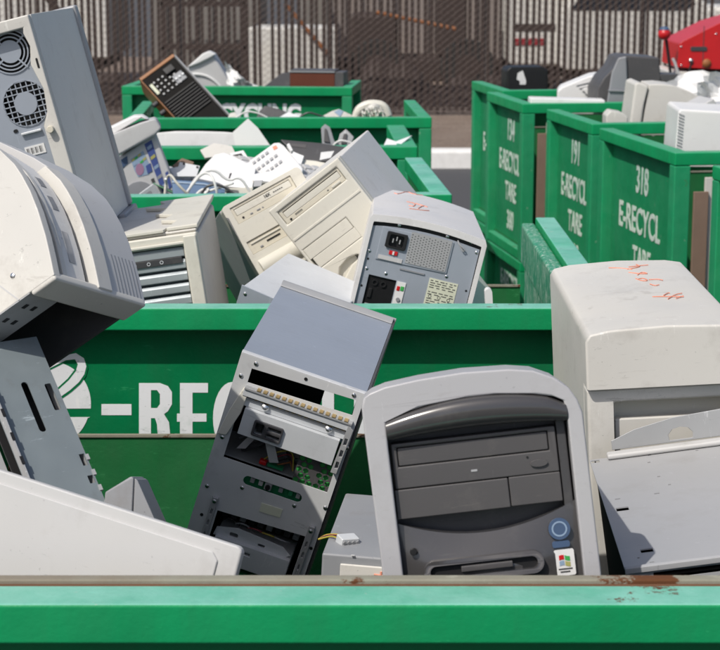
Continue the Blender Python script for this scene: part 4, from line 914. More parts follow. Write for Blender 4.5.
# ================================================================ THIRD BIN CONTENTS
# appliance with coloured stickers
Y0 = 4.50
a0 = at(183, 205, Y0); t = thing('printer', 'white printer standing on end with blue and yellow stickers, third bin', 'printer')
fm = frame(a0, at(160, 205, Y0) - at(183, 205, Y0) if 0 else Vector((1, .12, .0)) + Vector((0, 0, -.36)) * 0 + Vector((math.cos(math.radians(22)) - 1, 0, math.sin(math.radians(22)))), Vector((-.40, 0, 1)))
t.matrix_world = fm
def lq(px, py, y=0.): return lpy(px, py, fm, y)
P = lambda pts, y=0.: [lq(100 + a / 5.91, 100 + b / 5.91, y) for a, b in pts]
MB().plate(P([(105, 350), (325, 190), (470, 570), (450, 660), (150, 660), (30, 400)]), (), 0, .12).build('body', 'lgrey', t, bevel=.006, seg=3)
MB().plate(P([(40, 215), (65, 245), (105, 330), (330, 205), (365, 165), (330, 110), (290, 120), (240, 135)]), (), -.02, .13).build('lid', 'lgrey', t, bevel=.008, seg=3)
MB().plate(P([(30, 180), (50, 222), (240, 110), (290, 118), (250, 95), (200, 98)]), (), .01, .12).build('handle', 'whitep', t, bevel=.006, seg=3)
MB().plate([(a, b) for a, b in P([(150 + 105 * math.cos(math.radians(k)) + 85, 590 - 110 * math.sin(math.radians(k))) for k in range(0, 181, 12)] + [(130, 680), (340, 680)])], (), -.004, -.0002).build('round_opening', 'greyp', t, bevel=.001)
bs = MB().plate(P([(262, 262), (305, 235), (388, 520), (370, 550)]), (), -.0016, -.0002).build('blue_sticker', 'blue', t)
for i in range(5):
    cx, cy = 293 + i * 20, 272 + i * 58
    MB().plate(P([(cx - 16, cy + 8), (cx + 10, cy - 12), (cx + 16, cy + 6), (cx - 10, cy + 26)]), (), -.0022, -.0015).build('sticker_print', ['sky', 'yellow', 'sky', 'greyp', 'sky'][i], bs)
MB().plate(P([(385, 430), (400, 420), (425, 510), (408, 528)]), (), -.0016, -.0002).build('blue_sticker', 'blue', t)
ps_ = MB().plate(P([(180, 350), (255, 300), (300, 400), (290, 440), (225, 455), (205, 420)]), (), -.0010, -.0002).build('pale_sticker', 'sky', t)
MB().plate(P([(235 + 25 * math.cos(k / 14 * 6.28), 410 + 36 * math.sin(k / 14 * 6.28)) for k in range(14)]), (), -.0018, -.0009).build('round_print', 'pink', ps_)
MB().plate(P([(270, 390), (298, 372), (310, 420), (282, 436)]), (), -.0018, -.0009).build('square_print', 'blue', ps_)
for i, (cx, cy, mt) in enumerate(((195, 350, 'yellow'), (212, 340, 'greens'), (232, 322, 'yellow'), (262, 345, 'yellow'), (205, 378, 'sky'), (245, 362, 'greens'))): MB().plate(P([(cx - 10, cy + 4), (cx + 8, cy - 10), (cx + 12, cy + 3), (cx - 6, cy + 16)]), (), -.0018, -.0009).build('sticker_print', mt, ps_)
MB().plate(P([(100, 370), (160, 330), (165, 375), (112, 420)]), (), -.0018, -.0002).build('side_window', 'bluegrey', t)
MB().plate(P([(300, 470), (318, 460), (326, 485), (308, 490)]), (), -.0014, -.0002).build('small_print', 'ink', t)

def slabthing(name, label, cat, pts, Y, th, mat, part='body', bevel=.002, dY=0., group=None, lean=0.3):
    """flat thing whose seen outline is measured in the photograph; gets real distance, tilt and thickness"""
    c = Vector((0, 0, 0)); O = at(*pts[0], Y)
    t = thing(name, label, cat, group=group); 
    n = Vector((0, -1, lean)).normalized(); u = Vector((1, 0, 0)); v = u.cross(n) * -1; v = v if v.z > 0 else -v
    m = frame(O, u, v); t.matrix_world = m
    pl = [lpy(a, b, m, 0) for a, b in pts]
    MB().plate(pl, (), 0, th).build(part, mat, t, bevel=bevel)
    return t, m
def crop(x0, y0, s, pts): return [(x0 + a / s, y0 + b / s) for a, b in pts]
K = lambda *p: crop(160, 110, 4.5, p)
G_P = 'white sheets and manuals in the third bin'
t, m = slabthing('manual', 'stack of bright white manuals lying right of the loose cables', 'manual', K((160, 305), (205, 240), (245, 200), (290, 190), (330, 205), (400, 240), (420, 300), (415, 350), (300, 345), (260, 325)), 4.44, .03, 'whitep', 'pages', .003, lean=1.3)
t, m = slabthing('manual', 'white folded manual leaning between keypad and manual stack', 'manual', K((300, 345), (330, 270), (400, 235), (430, 262), (415, 352)), 4.41, .012, 'paper', 'pages', .001, lean=.9)
t, m = slabthing('picture_frame', 'small white frame around a dark picture behind the manuals', 'frame', K((310, 195), (375, 180), (410, 235), (372, 262)), 4.62, .012, 'whitep', 'frame', .0015, lean=.8)
MB().plate([lpy(a, b, m, -.001) for a, b in K((328, 203), (366, 195), (390, 232), (350, 222))], (), -.0012, .0).build('picture', 'black', t)
kp = K((400, 228), (510, 148), (540, 145), (560, 160), (645, 262), (640, 290), (480, 330), (430, 300))
t, m = slabthing('telephone', 'white telephone with grey keypad buttons and orange spot', 'telephone', kp, 4.50, .03, 'whitep', 'body', .004, lean=1.1)
for j in range(3):
    for i in range(5):
        cx = 418 + i * 0 + j * 27 + i * 20; cy = 232 + j * 26 - i * 12 + (i * 0)
        cx = 422 + i * 19 + j * 21; cy = 236 - i * 14 + j * 27
        if j == 0 and i == 4: continue
        MB().plate([lpy(a, b, m, 0) for a, b in K((cx - 8, cy + 2), (cx + 5, cy - 8), (cx + 11, cy + 2), (cx - 2, cy + 12))], (), -.003, -.0002).build('key', 'case', t, bevel=.0012)
MB().plate([lpy(a, b, m, 0) for a, b in K((506, 168), (522, 160), (530, 172), (513, 182))], (), -.0015, -.0002).build('orange_spot', 'orange', t)
MB().plate([lpy(a, b, m, 0) for a, b in K((570, 168), (590, 200), (600, 196), (582, 162))], (), -.012, .0).build('handset_rest', 'whitep', t, bevel=.002)
t, m = slabthing('bracket', 'grey metal bracket with drilled holes by the blue case', 'bracket', K((40, 262), (82, 255), (88, 234), (180, 252), (165, 300), (60, 300)), 4.55, .01, 'steelw', 'plate', .001, lean=.4)
for a, b in ((108, 243), (168, 258)): MB().cyl((lpy(*K((a, b))[0], m, 0)[0], -.0005, lpy(*K((a, b))[0], m, 0)[1]), (0, -1, 0), .003, .001, 10).build('hole', 'black', t)
t, m = slabthing('blue_case', 'dark blue plastic case under the loose white cables', 'case', K((52, 312), (200, 322), (300, 345), (300, 420), (60, 420)), 4.42, .06, 'bluep', 'body', .003, lean=.6)
MB().plate([lpy(a, b, m, 0) for a, b in K((54, 322), (200, 332), (298, 356), (298, 362), (200, 338), (54, 328))], (), -.002, -.0002).build('edge_line', 'sky', t)
t, m = slabthing('adapter', 'small beige adapter with a dark square face beside the blue case', 'adapter', K((292, 352), (350, 350), (420, 348), (410, 415), (290, 415)), 4.36, .05, 'beige2', 'body', .002, lean=.2)
MB().plate([lpy(a, b, m, 0) for a, b in K((298, 366), (318, 366), (318, 398), (298, 398))], (), -.0015, -.0002).build('face', 'black', t)
t, m = slabthing('paper_sheet', 'bluish printed sheet tucked under the white telephone', 'paper', K((420, 290), (520, 272), (600, 262), (640, 290), (600, 330), (420, 318)), 4.40, .002, 'paper', 'sheet', 0, lean=1.5)
MB().plate([lpy(a, b, m, 0) for a, b in K((424, 320), (462, 318), (455, 345), (420, 348))], (), -.002, -.0002).build('printed_block', 'case', t)
t, m = slabthing('laptop', 'closed dark grey laptop lying at the back of the third bin', 'laptop', K((540, 132), (720, 148), (860, 170), (860, 235), (705, 232), (625, 218), (600, 195)), 4.85, .03, 'dgrey', 'lid', .003, lean=.9)
MB().plate([lpy(a, b, m, 0) for a, b in K((575, 150), (660, 158), (655, 172), (585, 164))], (), -.0012, -.0002).build('lid_mark', 'mgrey', t)
t, m = slabthing('keyboard', 'pale beige keyboard edge between telephone and laptop', 'keyboard', K((600, 218), (700, 228), (760, 240), (720, 270), (650, 265), (625, 240)), 4.72, .02, 'beige2', 'body', .002, lean=1.)
t, m = slabthing('paper_sheet', 'small white card standing on the dark laptop', 'paper', crop(200, 80, 5.143, [(622, 372), (690, 365), (672, 400), (615, 412)]), 4.60, .002, 'paper', 'sheet', 0)
# loose cables
Q = lambda pts, Y: [at(160 + a / 4.5, 110 + b / 4.5, Y - .0 + .02 * math.sin(i)) for i, (a, b) in enumerate(pts)]
G_C = 'loose cables in the third bin'
for pts, mt, lb in (([(20, 400), (25, 340), (30, 300), (50, 290), (75, 330), (120, 375), (150, 400)], 'beigec', 'beige cable looping down beside the printer'),
                    ([(110, 385), (150, 330), (190, 285), (225, 285), (245, 320), (258, 380), (258, 412)], 'cable', 'white cable arching over the blue case'),
                    ([(150, 398), (190, 375), (250, 355), (330, 330)], 'cable', 'white cable stretched flat towards the manuals'),
                    ([(150, 400), (180, 360), (225, 352), (200, 385), (160, 395)], 'cable', 'white cable coiled in front of the blue case'),
                    ([(22, 408), (24, 370), (30, 340), (25, 310)], 'cable', 'short white cable against the blue sticker')):
    tag(MB().tube(Q(pts, 4.34), .0032, 8, smooth=2).build('cable', mt), lb, 'cable', G_C)

# small scrap filling the third bin
random.seed(9)
jt = [('keyboard', 'keyboard', 'whitep', (-.56, 4.60, 1.165), (10, 4, 34), 'white keyboard lying between the stickered printer and the manuals'),
      ('keyboard', 'keyboard', 'cream', (-.10, 4.52, 1.16), (20, 10, 30), 'cream keyboard half under the white telephone')]
for nm, cat, mt, loc, rot, lb in jt:
    t = thing(nm, lb, cat, loc, rot)
    MB().box(-.2, .2, 0, .15, 0, .022).build('body', mt, t, bevel=.004)
    for j in range(4):
        g = MB()
        for i in range(14): g.box(-.19 + i * .0265, -.19 + i * .0265 + .021, .018 + j * .030, .018 + j * .030 + .024, .0222, .031)
        g.build('key_row', 'lgrey', t, bevel=.002)
for i in range(14):
    x = random.uniform(-.62, -.12); y = random.uniform(4.40, 4.75); sz = random.uniform(.02, .05)
    k = i % 4
    nm, cat, mt = (('drive_caddy', 'computer part', 'steelw'), ('circuit_board', 'circuit board', 'pcb'), ('plastic_cover', 'computer part', 'cream'), ('fan', 'computer part', 'dgrey'))[k]
    t = thing(nm, {0: 'small steel drive caddy among the scrap of the third bin', 1: 'small green circuit board among the scrap of the third bin', 2: 'broken cream plastic cover among the scrap of the third bin', 3: 'small dark cooling fan among the scrap of the third bin'}[k], cat, (x, y, 1.185), (random.uniform(-35, 35), random.uniform(-35, 35), random.uniform(0, 180)), {0: 'drive caddies in the third bin', 1: 'circuit boards in the third bin', 2: 'broken covers in the third bin', 3: 'fans in the third bin'}[k])
    if k == 3:
        MB().plate(rrect(-.03, .03, -.03, .03, .005), [circ(0, 0, .027, 20)], 0, .02).build('frame', mt, t); f = MB(); f.cyl((0, .004, 0), (0, 1, 0), .011, .012, 14)
        for q in range(7): f.plate([(0.009 * math.cos(q * .9), .009 * math.sin(q * .9)), (.026 * math.cos(q * .9 + .1), .026 * math.sin(q * .9 + .1)), (.026 * math.cos(q * .9 + .6), .026 * math.sin(q * .9 + .6))], (), .007, .009)
        f.build('blades', 'mgrey', t)
    elif k == 1:
        MB().box(-sz, sz, -sz * .7, sz * .7, 0, .002).build('board', mt, t)
        for q in range(5): MB().box(-sz * .8 + q * sz * .3, -sz * .8 + q * sz * .3 + sz * .2, -sz * .3, sz * .2, .0022, .006).build('chip', 'black', t)
    else:
        MB().plate(rrect(-sz, sz, -sz * .6, sz * .6, .004, 3), [rrect(-sz * .5, sz * .3, -sz * .3, sz * .2, .003, 3)], 0, .006).build('plate', mt, t, bevel=.001)
        MB().box(-sz, sz, .0, .018, -sz * .6 - .002, -sz * .6 + .0005).build('flange', mt, t, bevel=.0008)
for i, (pts, Y, mt, lb) in enumerate((([(186, 196), (196, 176), (214, 168), (228, 182), (240, 176), (250, 192)], 4.36, 'cable', 'white cable wound across the front of the third bin'), ([(200, 196), (208, 184), (224, 186), (236, 196)], 4.33, 'dgrey', 'thin dark cable at the front of the third bin'), ([(330, 150), (338, 140), (350, 142), (362, 150)], 5.5, 'cable', 'pale cable over the metal scrap of the fourth bin'), ([(236, 118), (246, 111), (258, 113), (268, 118)], 6.45, 'cable', 'white cable over the rim of the fifth bin'), ([(300, 117), (308, 112), (318, 115), (326, 118)], 6.45, 'dgrey', 'dark cable over the rim of the fifth bin'))):
    tag(MB().tube([at(a, b, Y) for a, b in pts], .0032, 8, smooth=2).build('cable', mt), lb, 'cable')
for nm, pts, Y, mt, lb, cat in (('paper_sheet', [(278, 160), (292, 151), (304, 156), (300, 168)], 4.7, 'paper', 'torn white paper behind the telephone', 'paper'), ('plastic_tray', [(200, 150), (214, 143), (232, 146), (236, 154), (205, 158)], 4.8, 'cream', 'cream plastic tray behind the manuals', 'tray'), ('cardboard_flap', [(172, 166), (182, 158), (194, 162), (190, 172)], 4.7, 'board', 'brown cardboard flap beside the stickered printer', 'cardboard'), ('metal_scrap', [(278, 118), (288, 112), (300, 116), (300, 119)], 6.5, 'steelw', 'bright metal scrap over the rim of the fifth bin', 'metal scrap'), ('metal_scrap', [(358, 150), (364, 143), (376, 146), (378, 151)], 5.5, 'steelw', 'bright metal scrap right of the larger beige tower', 'metal scrap')):
    slabthing(nm, lb, cat, pts, Y, .012, mt, 'sheet', .001, lean=.6)
# ================================================================ FOURTH, FIFTH AND REARMOST BINS
t, m = slabthing('printer_cover', 'long white curved printer cover lying in the fourth bin', 'printer cover', [(156, 150), (156, 133), (175, 131.2), (200, 131.2), (225, 132), (236, 133), (236, 150)], 5.56, .12, 'whitep', 'shell', .006, lean=.15)
t, m = slabthing('cardboard_sheet', 'square white sheet standing on its corner in the fourth bin', 'sheet', [(232.5, 132.5), (248, 118.5), (258, 128), (270.5, 146), (262, 155), (237, 155)], 5.46, .006, 'whitep', 'sheet', .001, lean=.2)
for i, (pts, lb) in enumerate((([(322, 144), (321, 128), (325, 124), (330, 127), (334, 140), (338, 146), (330, 148)], 'crumpled grey metal strip standing left in the fourth bin'), ([(336, 147), (340, 134), (346, 129), (354, 137), (350, 147)], 'bent grey metal plate behind the larger beige tower'))):
    t, m = slabthing('metal_scrap', lb, 'metal scrap', pts, 5.5 + .06 * i, .03, 'greyp' if i == 0 else 'steeld', 'sheet', .002, lean=.3)
    MB().plate([lpy(a, b, m, 0) for a, b in ([(324, 142), (324.5, 129), (326.5, 129), (330, 143)] if i == 0 else [(341, 144), (344, 134), (347, 134), (346, 145)])], (), -.006, -.0002).build('dark_fold', 'mgrey', t, bevel=.001)
o = MB(); p0 = [at(383, 147, 5.37), at(387, 138.5, 5.55), at(396, 141.5, 5.5), at(412, 135.5, 5.6), at(398, 146.5, 5.4)]
o.add(p0 + [p + Vector((0, .002, -.003)) for p in p0], [(0, 1, 2), (0, 2, 4), (2, 3, 4), (7, 6, 5), (9, 7, 5), (9, 8, 7), (0, 5, 6, 1), (1, 6, 7, 2), (2, 7, 8, 3), (3, 8, 9, 4), (4, 9, 5, 0)])
tag(o.build('paper_sheet', 'paper', smooth=False), 'crumpled white paper lying on the corner of the fourth bin', 'paper')
t = thing('telephone', 'tangled white telephone handset and cord above the fifth bin rim', 'telephone', at(373, 118, 6.45))
s_ = 1800 / 6.5
def off(px, py, Y=6.45): return at(px, py, Y) - at(373, 118, 6.45)
MB().tube([off(356, 118), off(358, 110), off(366, 105), off(374, 104), off(384, 106), off(388, 116)], .016, 10, smooth=2).build('handset', 'beige2', t)
MB().tube([off(365, 119, 6.42), off(370, 108, 6.40), off(377, 106, 6.41), off(379, 119, 6.42)], .013, 10, smooth=2).build('handset', 'cream', t)
pts = []
for i in range(60): pts.append(off(362 + i * .38, 113 + 3 * math.sin(i * .35), 6.39) + Vector((0, .010 * math.cos(i * 1.3), .010 * math.sin(i * 1.3))))
MB().tube(pts, .0035, 6).build('cord', 'cream', t)
MB().plate([(off(384, 118).x, -.02), (off(381, 108).x, off(381, 106).z), (off(386, 108).x, off(386, 107).z), (off(396, 118).x, -.02)], (), .0, .06).build('base', 'case', t, bevel=.003)
t, m = slabthing('dark_panel', 'dark flat panel lying across the lettering of the rearmost bin', 'panel', [(256, 118), (260, 110), (265, 105.5), (280, 109), (301, 118)], 6.6, .03, 'dgrey', 'panel', .003, lean=.5)
t, m = slabthing('paper_sheet', 'crumpled beige sheet beside the lettering of the rearmost bin', 'paper', [(227, 119), (230, 113), (235, 112), (241, 119)], 6.55, .02, 'cream', 'sheet', .003, lean=.5)
t, m = slabthing('keyboard', 'pale wedge of keyboard poking up at the right of the fifth bin', 'keyboard', [(317, 119), (332, 111), (339, 109), (352, 115), (352, 119)], 6.55, .05, 'cream', 'body', .002, lean=.4)
MB().plate([lpy(a, b, m, 0) for a, b in [(334, 112), (339, 109.6), (343.5, 111.5), (340, 117)]], (), -.002, -.0002).build('label', 'sky', t)
# radio amplifier with wooden case
t = thing('radio', 'old wooden cased radio tipped on its side, dark panel with knobs', 'radio')
A = at(142, 81, 6.75); B_ = at(174, 57.5, 6.80); Cc = at(213, 120, 6.66)
fm = frame(A, B_ - A, A + (Cc - B_) * -1 - A); fm = frame(A, B_ - A, B_ - Cc); t.matrix_world = fm
w_ = (B_ - A).length; h_ = (Cc - B_).length * 1.1
MB().box(-.003, w_ + .006, -.003, .11, .0002, .014).build('wooden_top', 'wood', t, bevel=.002)
MB().box(-.004, -.0005, -.003, .11, -h_, .0).build('case_side', 'wood', t, bevel=.001)
MB().box(w_, w_ + .004, -.003, .11, -h_, .0).build('case_side', 'dgrey', t, bevel=.001)
MB().box(.0002, w_ - .0012, .0, .09, -h_ + .012, -.0004).build('back_panel', 'dark', t)
MB().plate(rect(w_ + .0045, w_ + .010, -h_, .004), (), -.004, .1).build('side_board', 'greyp', t, bevel=.001)
sk = None
pts = [(.028 + .020 * i, -.001, -.038 - .020 * j) for i in range(5) for j in range(4) if not (i > 2 and j < 1)]
o = MB().cyl((0, 0, 0), (0, -1, 0), .0042, .005, 12).build('socket', 'steeld', t, bevel=.001); o.location = pts[0]; copies(o, pts[1:], t)
MB().box(.008, .020, -.004, -.0004, -.085, -.035).build('label_strip', 'label', t); MB().box(w_ * .55, w_ * .82, -.012, -.0004, -.045, -.018).build('connector_block', 'black', t, bevel=.002)
MB().box(w_ * .62, w_ * .9, -.005, -.0004, -.10, -.06).build('terminal_plate', 'greyp', t, bevel=.001)
for i in range(3): MB().cyl((w_ * .66 + i * .016, -.005, -.08), (0, -1, 0), .004, .006, 10).build('terminal', 'steelw', t)
for i in range(9):
    z = -.135 - i * .0125; MB().box(.006, w_ - .008, -.007, -.0004, z, z + .0055).build('cooling_fin', 'black', t, bevel=.001)
for k in (0, 1): MB().cyl((-.007, .02, -.10 - k * .045), (-1, 0, 0), .010, .022, 14).build('knob', 'dgrey', t, bevel=.002)
# monitor on the rearmost bin
t = thing('monitor', 'pale grey monitor shell resting on the rearmost bin', 'monitor', at(210, 90, 8.08))
d_ = 8.1 / 1800
MB().plate([(-.13, -.04), (-.125, .045), (-.095, .105), (-.03, .155), (-.005, .165), (.02, .150), (.11, .005), (.115, -.04)], (), 0, .16).build('shell', 'lgrey', t, bevel=.02, seg=4)
MB().tube([(-.10, -.004, .07), (-.03, -.004, .07), (.02, -.004, .045), (.06, -.004, .0)], .006, 8, smooth=2).build('ridge', 'whitep', t)
MB().plate([(-.10, .10), (-.03, .160), (.0, .172), (.03, .158), (.0, .14), (-.05, .115)], (), -.015, .05).build('base_swivel', 'whitep', t, bevel=.01)
t = thing('plastic_bag', 'crumpled clear white plastic bag beside the pale monitor', 'bag', at(242, 88, 8.0))
random.seed(11)
def bagfn(u, v):
    a = u * 3.14; x = .075 * (u * 2 - 1) + .02 * v; z = (1 - v) * .12 * (1.1 - u) + .01
    return (x + random.uniform(-.006, .006), .03 * math.sin(v * 5 + u * 9) + random.uniform(-.01, .01), z + random.uniform(-.008, .008) - .03)
MB().grid(bagfn, 14, 12, (0, .006, 0)).build('film', 'whitep', t, smooth=False)
t = thing('speaker', 'dark red wood veneer speaker box on the rearmost bin', 'speaker', at(290, 92, 7.98), (0, 0, -9))
MB().box(0, .20, 0, .12, -.05, .085).build('cabinet', 'redwood', t, bevel=.002)
MB().box(-.001, .201, -.004, .0, .0855, .092).build('top_edge', 'greyp', t, bevel=.001); MB().box(.2005, .24, .0, .12, -.05, .088).build('grille', 'mgrey', t, bevel=.002)
MB().box(.0, .20, .0002, .12, .0925, .096).build('top_board', 'mgrey', t, bevel=.001)
t, m = slabthing('dark_panel', 'dark slanted panel leaning left of the speaker on the rearmost bin', 'panel', [(262, 88), (282, 73), (290, 72), (290, 88)], 8.2, .02, 'dgrey', 'panel', .002)

# ================================================================ RIGHT ROW CONTENTS
t = thing('printer', 'black printer with a white label standing in the leftmost bin of the right row', 'printer', at(506, 95, 7.95), (0, 0, 4))
MB().plate([(0, -.05), (0, .105), (.015, .120), (.165, .122), (.185, .105), (.187, -.05)], (), 0, .16).build('body', 'black', t, bevel=.008, seg=3)
MB().box(-.002, .189, -.012, -.0005, .018, .024).build('trim', 'dgrey', t, bevel=.002)
MB().plate([(.05, .095), (.072, .106), (.088, .060), (.086, .045), (.060, .045), (.060, .06), (.046, .068)], (), -.002, -.0003).build('label', 'whitep', t)
t = thing('monitor', 'white monitor with ribbed side lying on the bin stencilled 134', 'monitor', at(557, 100, 7.35), (0, 0, -6))
MB().plate([(.0, -.06), (.0, .035), (.015, .05), (.13, .098), (.235, .112), (.245, .10), (.25, -.06)], (), 0, .2).build('shell', 'whitep', t, bevel=.008, seg=3)
for i in range(5): MB().plate([(.075 + i * .012, .062 - i * .012), (.24, .104 - i * .018), (.24, .100 - i * .018), (.078 + i * .012, .057 - i * .012)], (), -.004, .0).build('rib', 'lgrey', t, bevel=.001)
MB().plate([(.10, .045), (.12, .052), (.175, -.01), (.16, -.02)], (), -.012, -.0045).build('arm', 'whitep', t, bevel=.003)
t = thing('keyboard', 'long white keyboard lying on the front rim of the bin stencilled 134', 'keyboard', at(530, 106, 6.99), (0, 1.5, 0))
MB().box(0, .290, 0, .10, .0, .030).build('body', 'whitep', t, bevel=.005, seg=3)
MB().tube([(.28, .05, .02), (.295, .01, .0), (.297, -.02, -.04), (.285, -.02, -.07)], .004, 8, smooth=2).build('cord', 'whitep', t)
t = thing('monitor', 'dark grey monitor back rising behind the beige monitor', 'monitor', at(597, 108, 7.05), (0, 0, 3))
sC = 7.1 / 1800
D1 = lambda pts: [lpy(600 + a / 5.417, 10 + b / 5.417, TM(t), 0) for a, b in pts]
MB().plate(D1([(-15, 560), (-5, 430), (30, 370), (80, 320), (110, 258), (150, 250), (330, 262), (338, 360), (345, 560)]), (), .03, .25).build('shell', 'mgrey', t, bevel=.02, seg=3)
MB().plate(D1([(40, 520), (70, 340), (105, 262), (150, 252), (155, 400), (150, 520)]), (), .018, .0295).build('side_face', 'greyp', t, bevel=.008)
MB().plate(D1([(50, 435), (340, 445), (340, 452), (50, 442)]), (), .010, .0295).build('ridge', 'greyp', t, bevel=.001)
MB().plate(D1([(330, 350), (440, 352), (440, 380), (345, 400)]), (), .03, .15).build('stand', 'mgrey', t, bevel=.004)
t = thing('monitor', 'beige monitor seen from the side in the bin stencilled 191', 'monitor', at(625, 128, 6.42), (0, 0, 0))
MB().plate(D1([(150, 680), (188, 400), (215, 392), (262, 412), (240, 500), (215, 680)]), (), -.01, .22).build('front_frame', 'cream', t, bevel=.008, seg=3)
MB().plate(D1([(218, 680), (268, 405), (330, 402), (400, 410), (480, 440), (550, 475), (582, 500), (580, 560), (560, 680)]), (), .0, .20).build('rear_shell', 'cream', t, bevel=.012, seg=3)
t = thing('plastic_tray', 'small pale plastic tray at the corner of the bin stencilled 191', 'tray', at(606, 126, 6.25))
MB().plate([(.0, -.03), (.0, .035), (.015, .052), (.055, .045), (.075, .030), (.075, -.03)], (), 0, .1).build('shell', 'cream', t, bevel=.004)
t = thing('computer_tower', 'white box with vented left edge in the bin stencilled 318', 'computer', at(671, 160, 5.40), (0, 0, -3))
D2 = lambda pts: [lpy(620 + a / 6.5, 60 + b / 6.5, TM(t), 0) for a, b in pts]
MB().plate(D2([(350, 700), (378, 345), (392, 320), (900, 350), (900, 700)]), (), .0, .30).build('case', 'whitep', t, bevel=.006, seg=3)
for i in range(12):
    cy = 345 + i * 20; cx = 384 - (cy - 345) * .08
    MB().plate(D2([(cx, cy), (cx + 34, cy + 14), (cx + 34, cy + 22), (cx - 2, cy + 8)]), (), -.003, -.0002).build('vent_slot', 'case', t, bevel=.0006)
g = MB()
for i in range(8): g.box(.098 + i * .011, .106 + i * .011, .10, .112, .1475 + i * -.0006, .1485)
for (px, py, Y, w_, h_, lb, rz) in ((700, 120, 6.9, .20, .13, 'crumpled white plastic film heaped behind the beige monitor', 0),):
    t = thing('plastic_film', lb, 'plastic film', at(px - 5, py, Y))
    random.seed(5)
    L0 = [(645, 100), (655, 88), (670, 80), (690, 72), (712, 70), (735, 74), (750, 90)]
    lo = at(px - 5, py, Y)
    def ff(u, v):
        k = u * (len(L0) - 1); i = min(int(k), len(L0) - 2); f = k - i; a = L0[i][0] * (1 - f) + L0[i + 1][0] * f; b = L0[i][1] * (1 - f) + L0[i + 1][1] * f
        p = at(a, b + v * (135 - b), Y - .10 * v) - lo
        return p + Vector((0, .03 * math.sin(u * 17 + v * 7) + random.uniform(-.012, .012), random.uniform(-.006, .006)))
    MB().grid(ff, 22, 12, (0, .01, -.004)).build('film', 'whitep', t, smooth=False)
t = thing('white_case', 'white angular case between the beige monitor and the vented box', 'case', at(700, 128, 6.2), (0, 0, 8))
MB().plate([(-.05, -.05), (-.045, .055), (.045, .10), (.06, .075), (.13, .08), (.13, -.05)], (), 0, .15).build('shell', 'lgrey', t, bevel=.004)
# red machine at the right edge
t = thing('red_machine', 'bright red rounded machine hood with a dark slot and ball lamp at the right edge', 'machine', (atz(672, 70, 1.2).x, 9.6, 0))
MO = t.location.copy()
D3 = lambda pts, Y=9.6: [(at(600 + a / 5.417, 10 + b / 5.417, Y).x - MO.x, at(600 + a / 5.417, 10 + b / 5.417, Y).z) for a, b in pts]
MB().plate(D3([(418, 312), (428, 190), (445, 172), (640, 75), (760, 40), (800, 60), (820, 325), (640, 322)]), (), 0, .5).build('hood', 'red', t, bevel=.03, seg=4)
MB().plate(D3([(370, 330), (800, 345), (800, 900), (380, 900)]), (), .01, .5).build('base', 'cream', t, bevel=.01)
MB().box(.05, .6, .05, .45, .0, .55).build('chassis', 'machine', t)
a, b = D3([(490, 205)])[0]; MB().plate(rrect(a, a + .088, b - .018, b + .006, .008, 3), (), -.004, .0).build('slot', 'dgrey', t, bevel=.002)
a, b = D3([(560, 150)])[0]; MB().box(a, a + .004, -.0012, .0, b - .16, b + .06).build('panel_joint', 'dgrey', t)
for q in ((440, 200), (440, 300), (630, 130)):
    a, b = D3([q])[0]; MB().dome((a, -.0005, b), (0, -1, 0), .006, .004, 10, 3).build('bolt', 'chrome', t)
a, b = D3([(578, 290)])[0]; MB().dome((a, -.0005, b), (0, -1, 0), .024, .015, 16, 4).build('side_lamp', 'orangep', t)
a, b = D3([(492, 275)])[0]; MB().dome((a, -.0005, b), (0, -1, 0), .014, .014, 12, 4).build('chrome_knob', 'chrome', t)
a, b = D3([(340, 128)])[0]
rl = MB().dome((a, -.05, b), (0, -1, 0), .033, .033, 18, 6).dome((a, -.05, b), (0, 1, 0), .033, .033, 18, 6).build('ball_lamp', 'red', t)
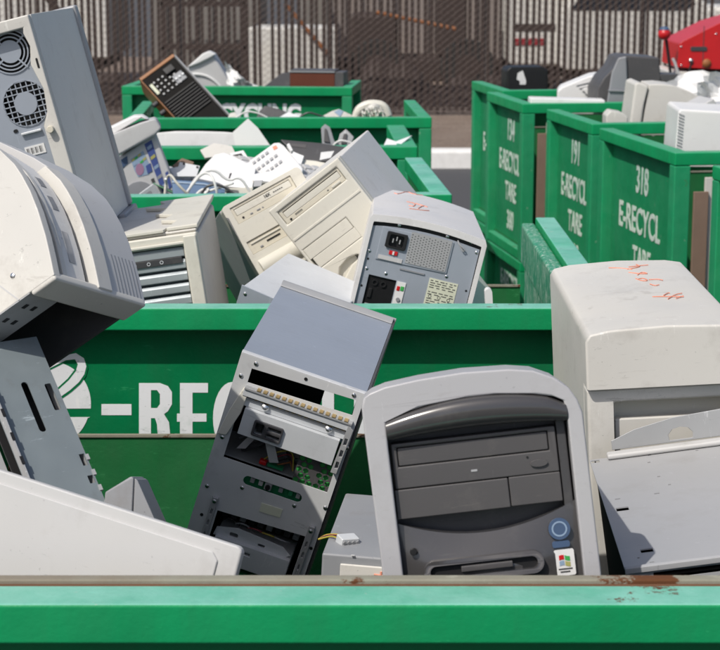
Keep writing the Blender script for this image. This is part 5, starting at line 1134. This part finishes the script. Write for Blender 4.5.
MB().dome((a, -.05, b + .021), (0, 0, 1), .0275, .018, 18, 5).build('lamp_cap', 'bluegrey', rl)
P3 = lambda pts, y: [(D3([p])[0][0], y, D3([p])[0][1]) for p in pts]
MB().tube(P3([(350, 150), (362, 230), (372, 320), (378, 360)], -.04), .008, 8, smooth=2).build('lamp_stalk', 'black', t)
MB().tube(P3([(385, 260), (400, 290), (410, 330), (430, 360)], -.05), .008, 8, smooth=2).build('hose', 'lgrey', t)
MB().tube(P3([(492, 280), (480, 320), (465, 355)], -.03), .006, 8, smooth=1).build('lever', 'black', t)

# ================================================================ LIGHT, SKY, CAMERA
sd = Vector((-.52, -.64, 1.0)).normalized()
el = math.asin(sd.z); az = math.atan2(sd.x, sd.y)
w = bpy.data.worlds.new('World'); SC.world = w; w.use_nodes = True
nt = w.node_tree; bg = nt.nodes['Background']
sk = nt.nodes.new('ShaderNodeTexSky'); sk.sky_type = 'NISHITA'; sk.sun_disc = False; sk.sun_elevation = el; sk.sun_rotation = az
sk.air_density = .9; sk.dust_density = 3.5; sk.altitude = 300
nt.links.new(sk.outputs[0], bg.inputs[0]); bg.inputs[1].default_value = .115
L = bpy.data.lights.new('sun', 'SUN'); L.energy = 3.75; L.angle = math.radians(.53); L.color = (1.0, .955, .88)
lo = bpy.data.objects.new('sun', L); COL.objects.link(lo); lo.rotation_euler = (-sd).to_track_quat('-Z', 'Y').to_euler(); lo.location = (0, 0, 20)
cam = bpy.data.cameras.new('camera'); co = bpy.data.objects.new('camera', cam); COL.objects.link(co)
co.location = EYE; co.rotation_euler = (math.pi / 2 - TH, 0, 0)
cam.sensor_width = 36; cam.sensor_fit = 'HORIZONTAL'; cam.lens = 90; cam.clip_start = .05; cam.clip_end = 2000
cam.dof.use_dof = True; cam.dof.focus_distance = 2.35; cam.dof.aperture_fstop = 20
SC.camera = co
SC.render.engine = 'CYCLES'
SC.view_settings.view_transform = 'Standard'; SC.view_settings.look = 'None'; SC.view_settings.exposure = 0; SC.view_settings.gamma = 1; SC.view_settings.use_curve_mapping = False
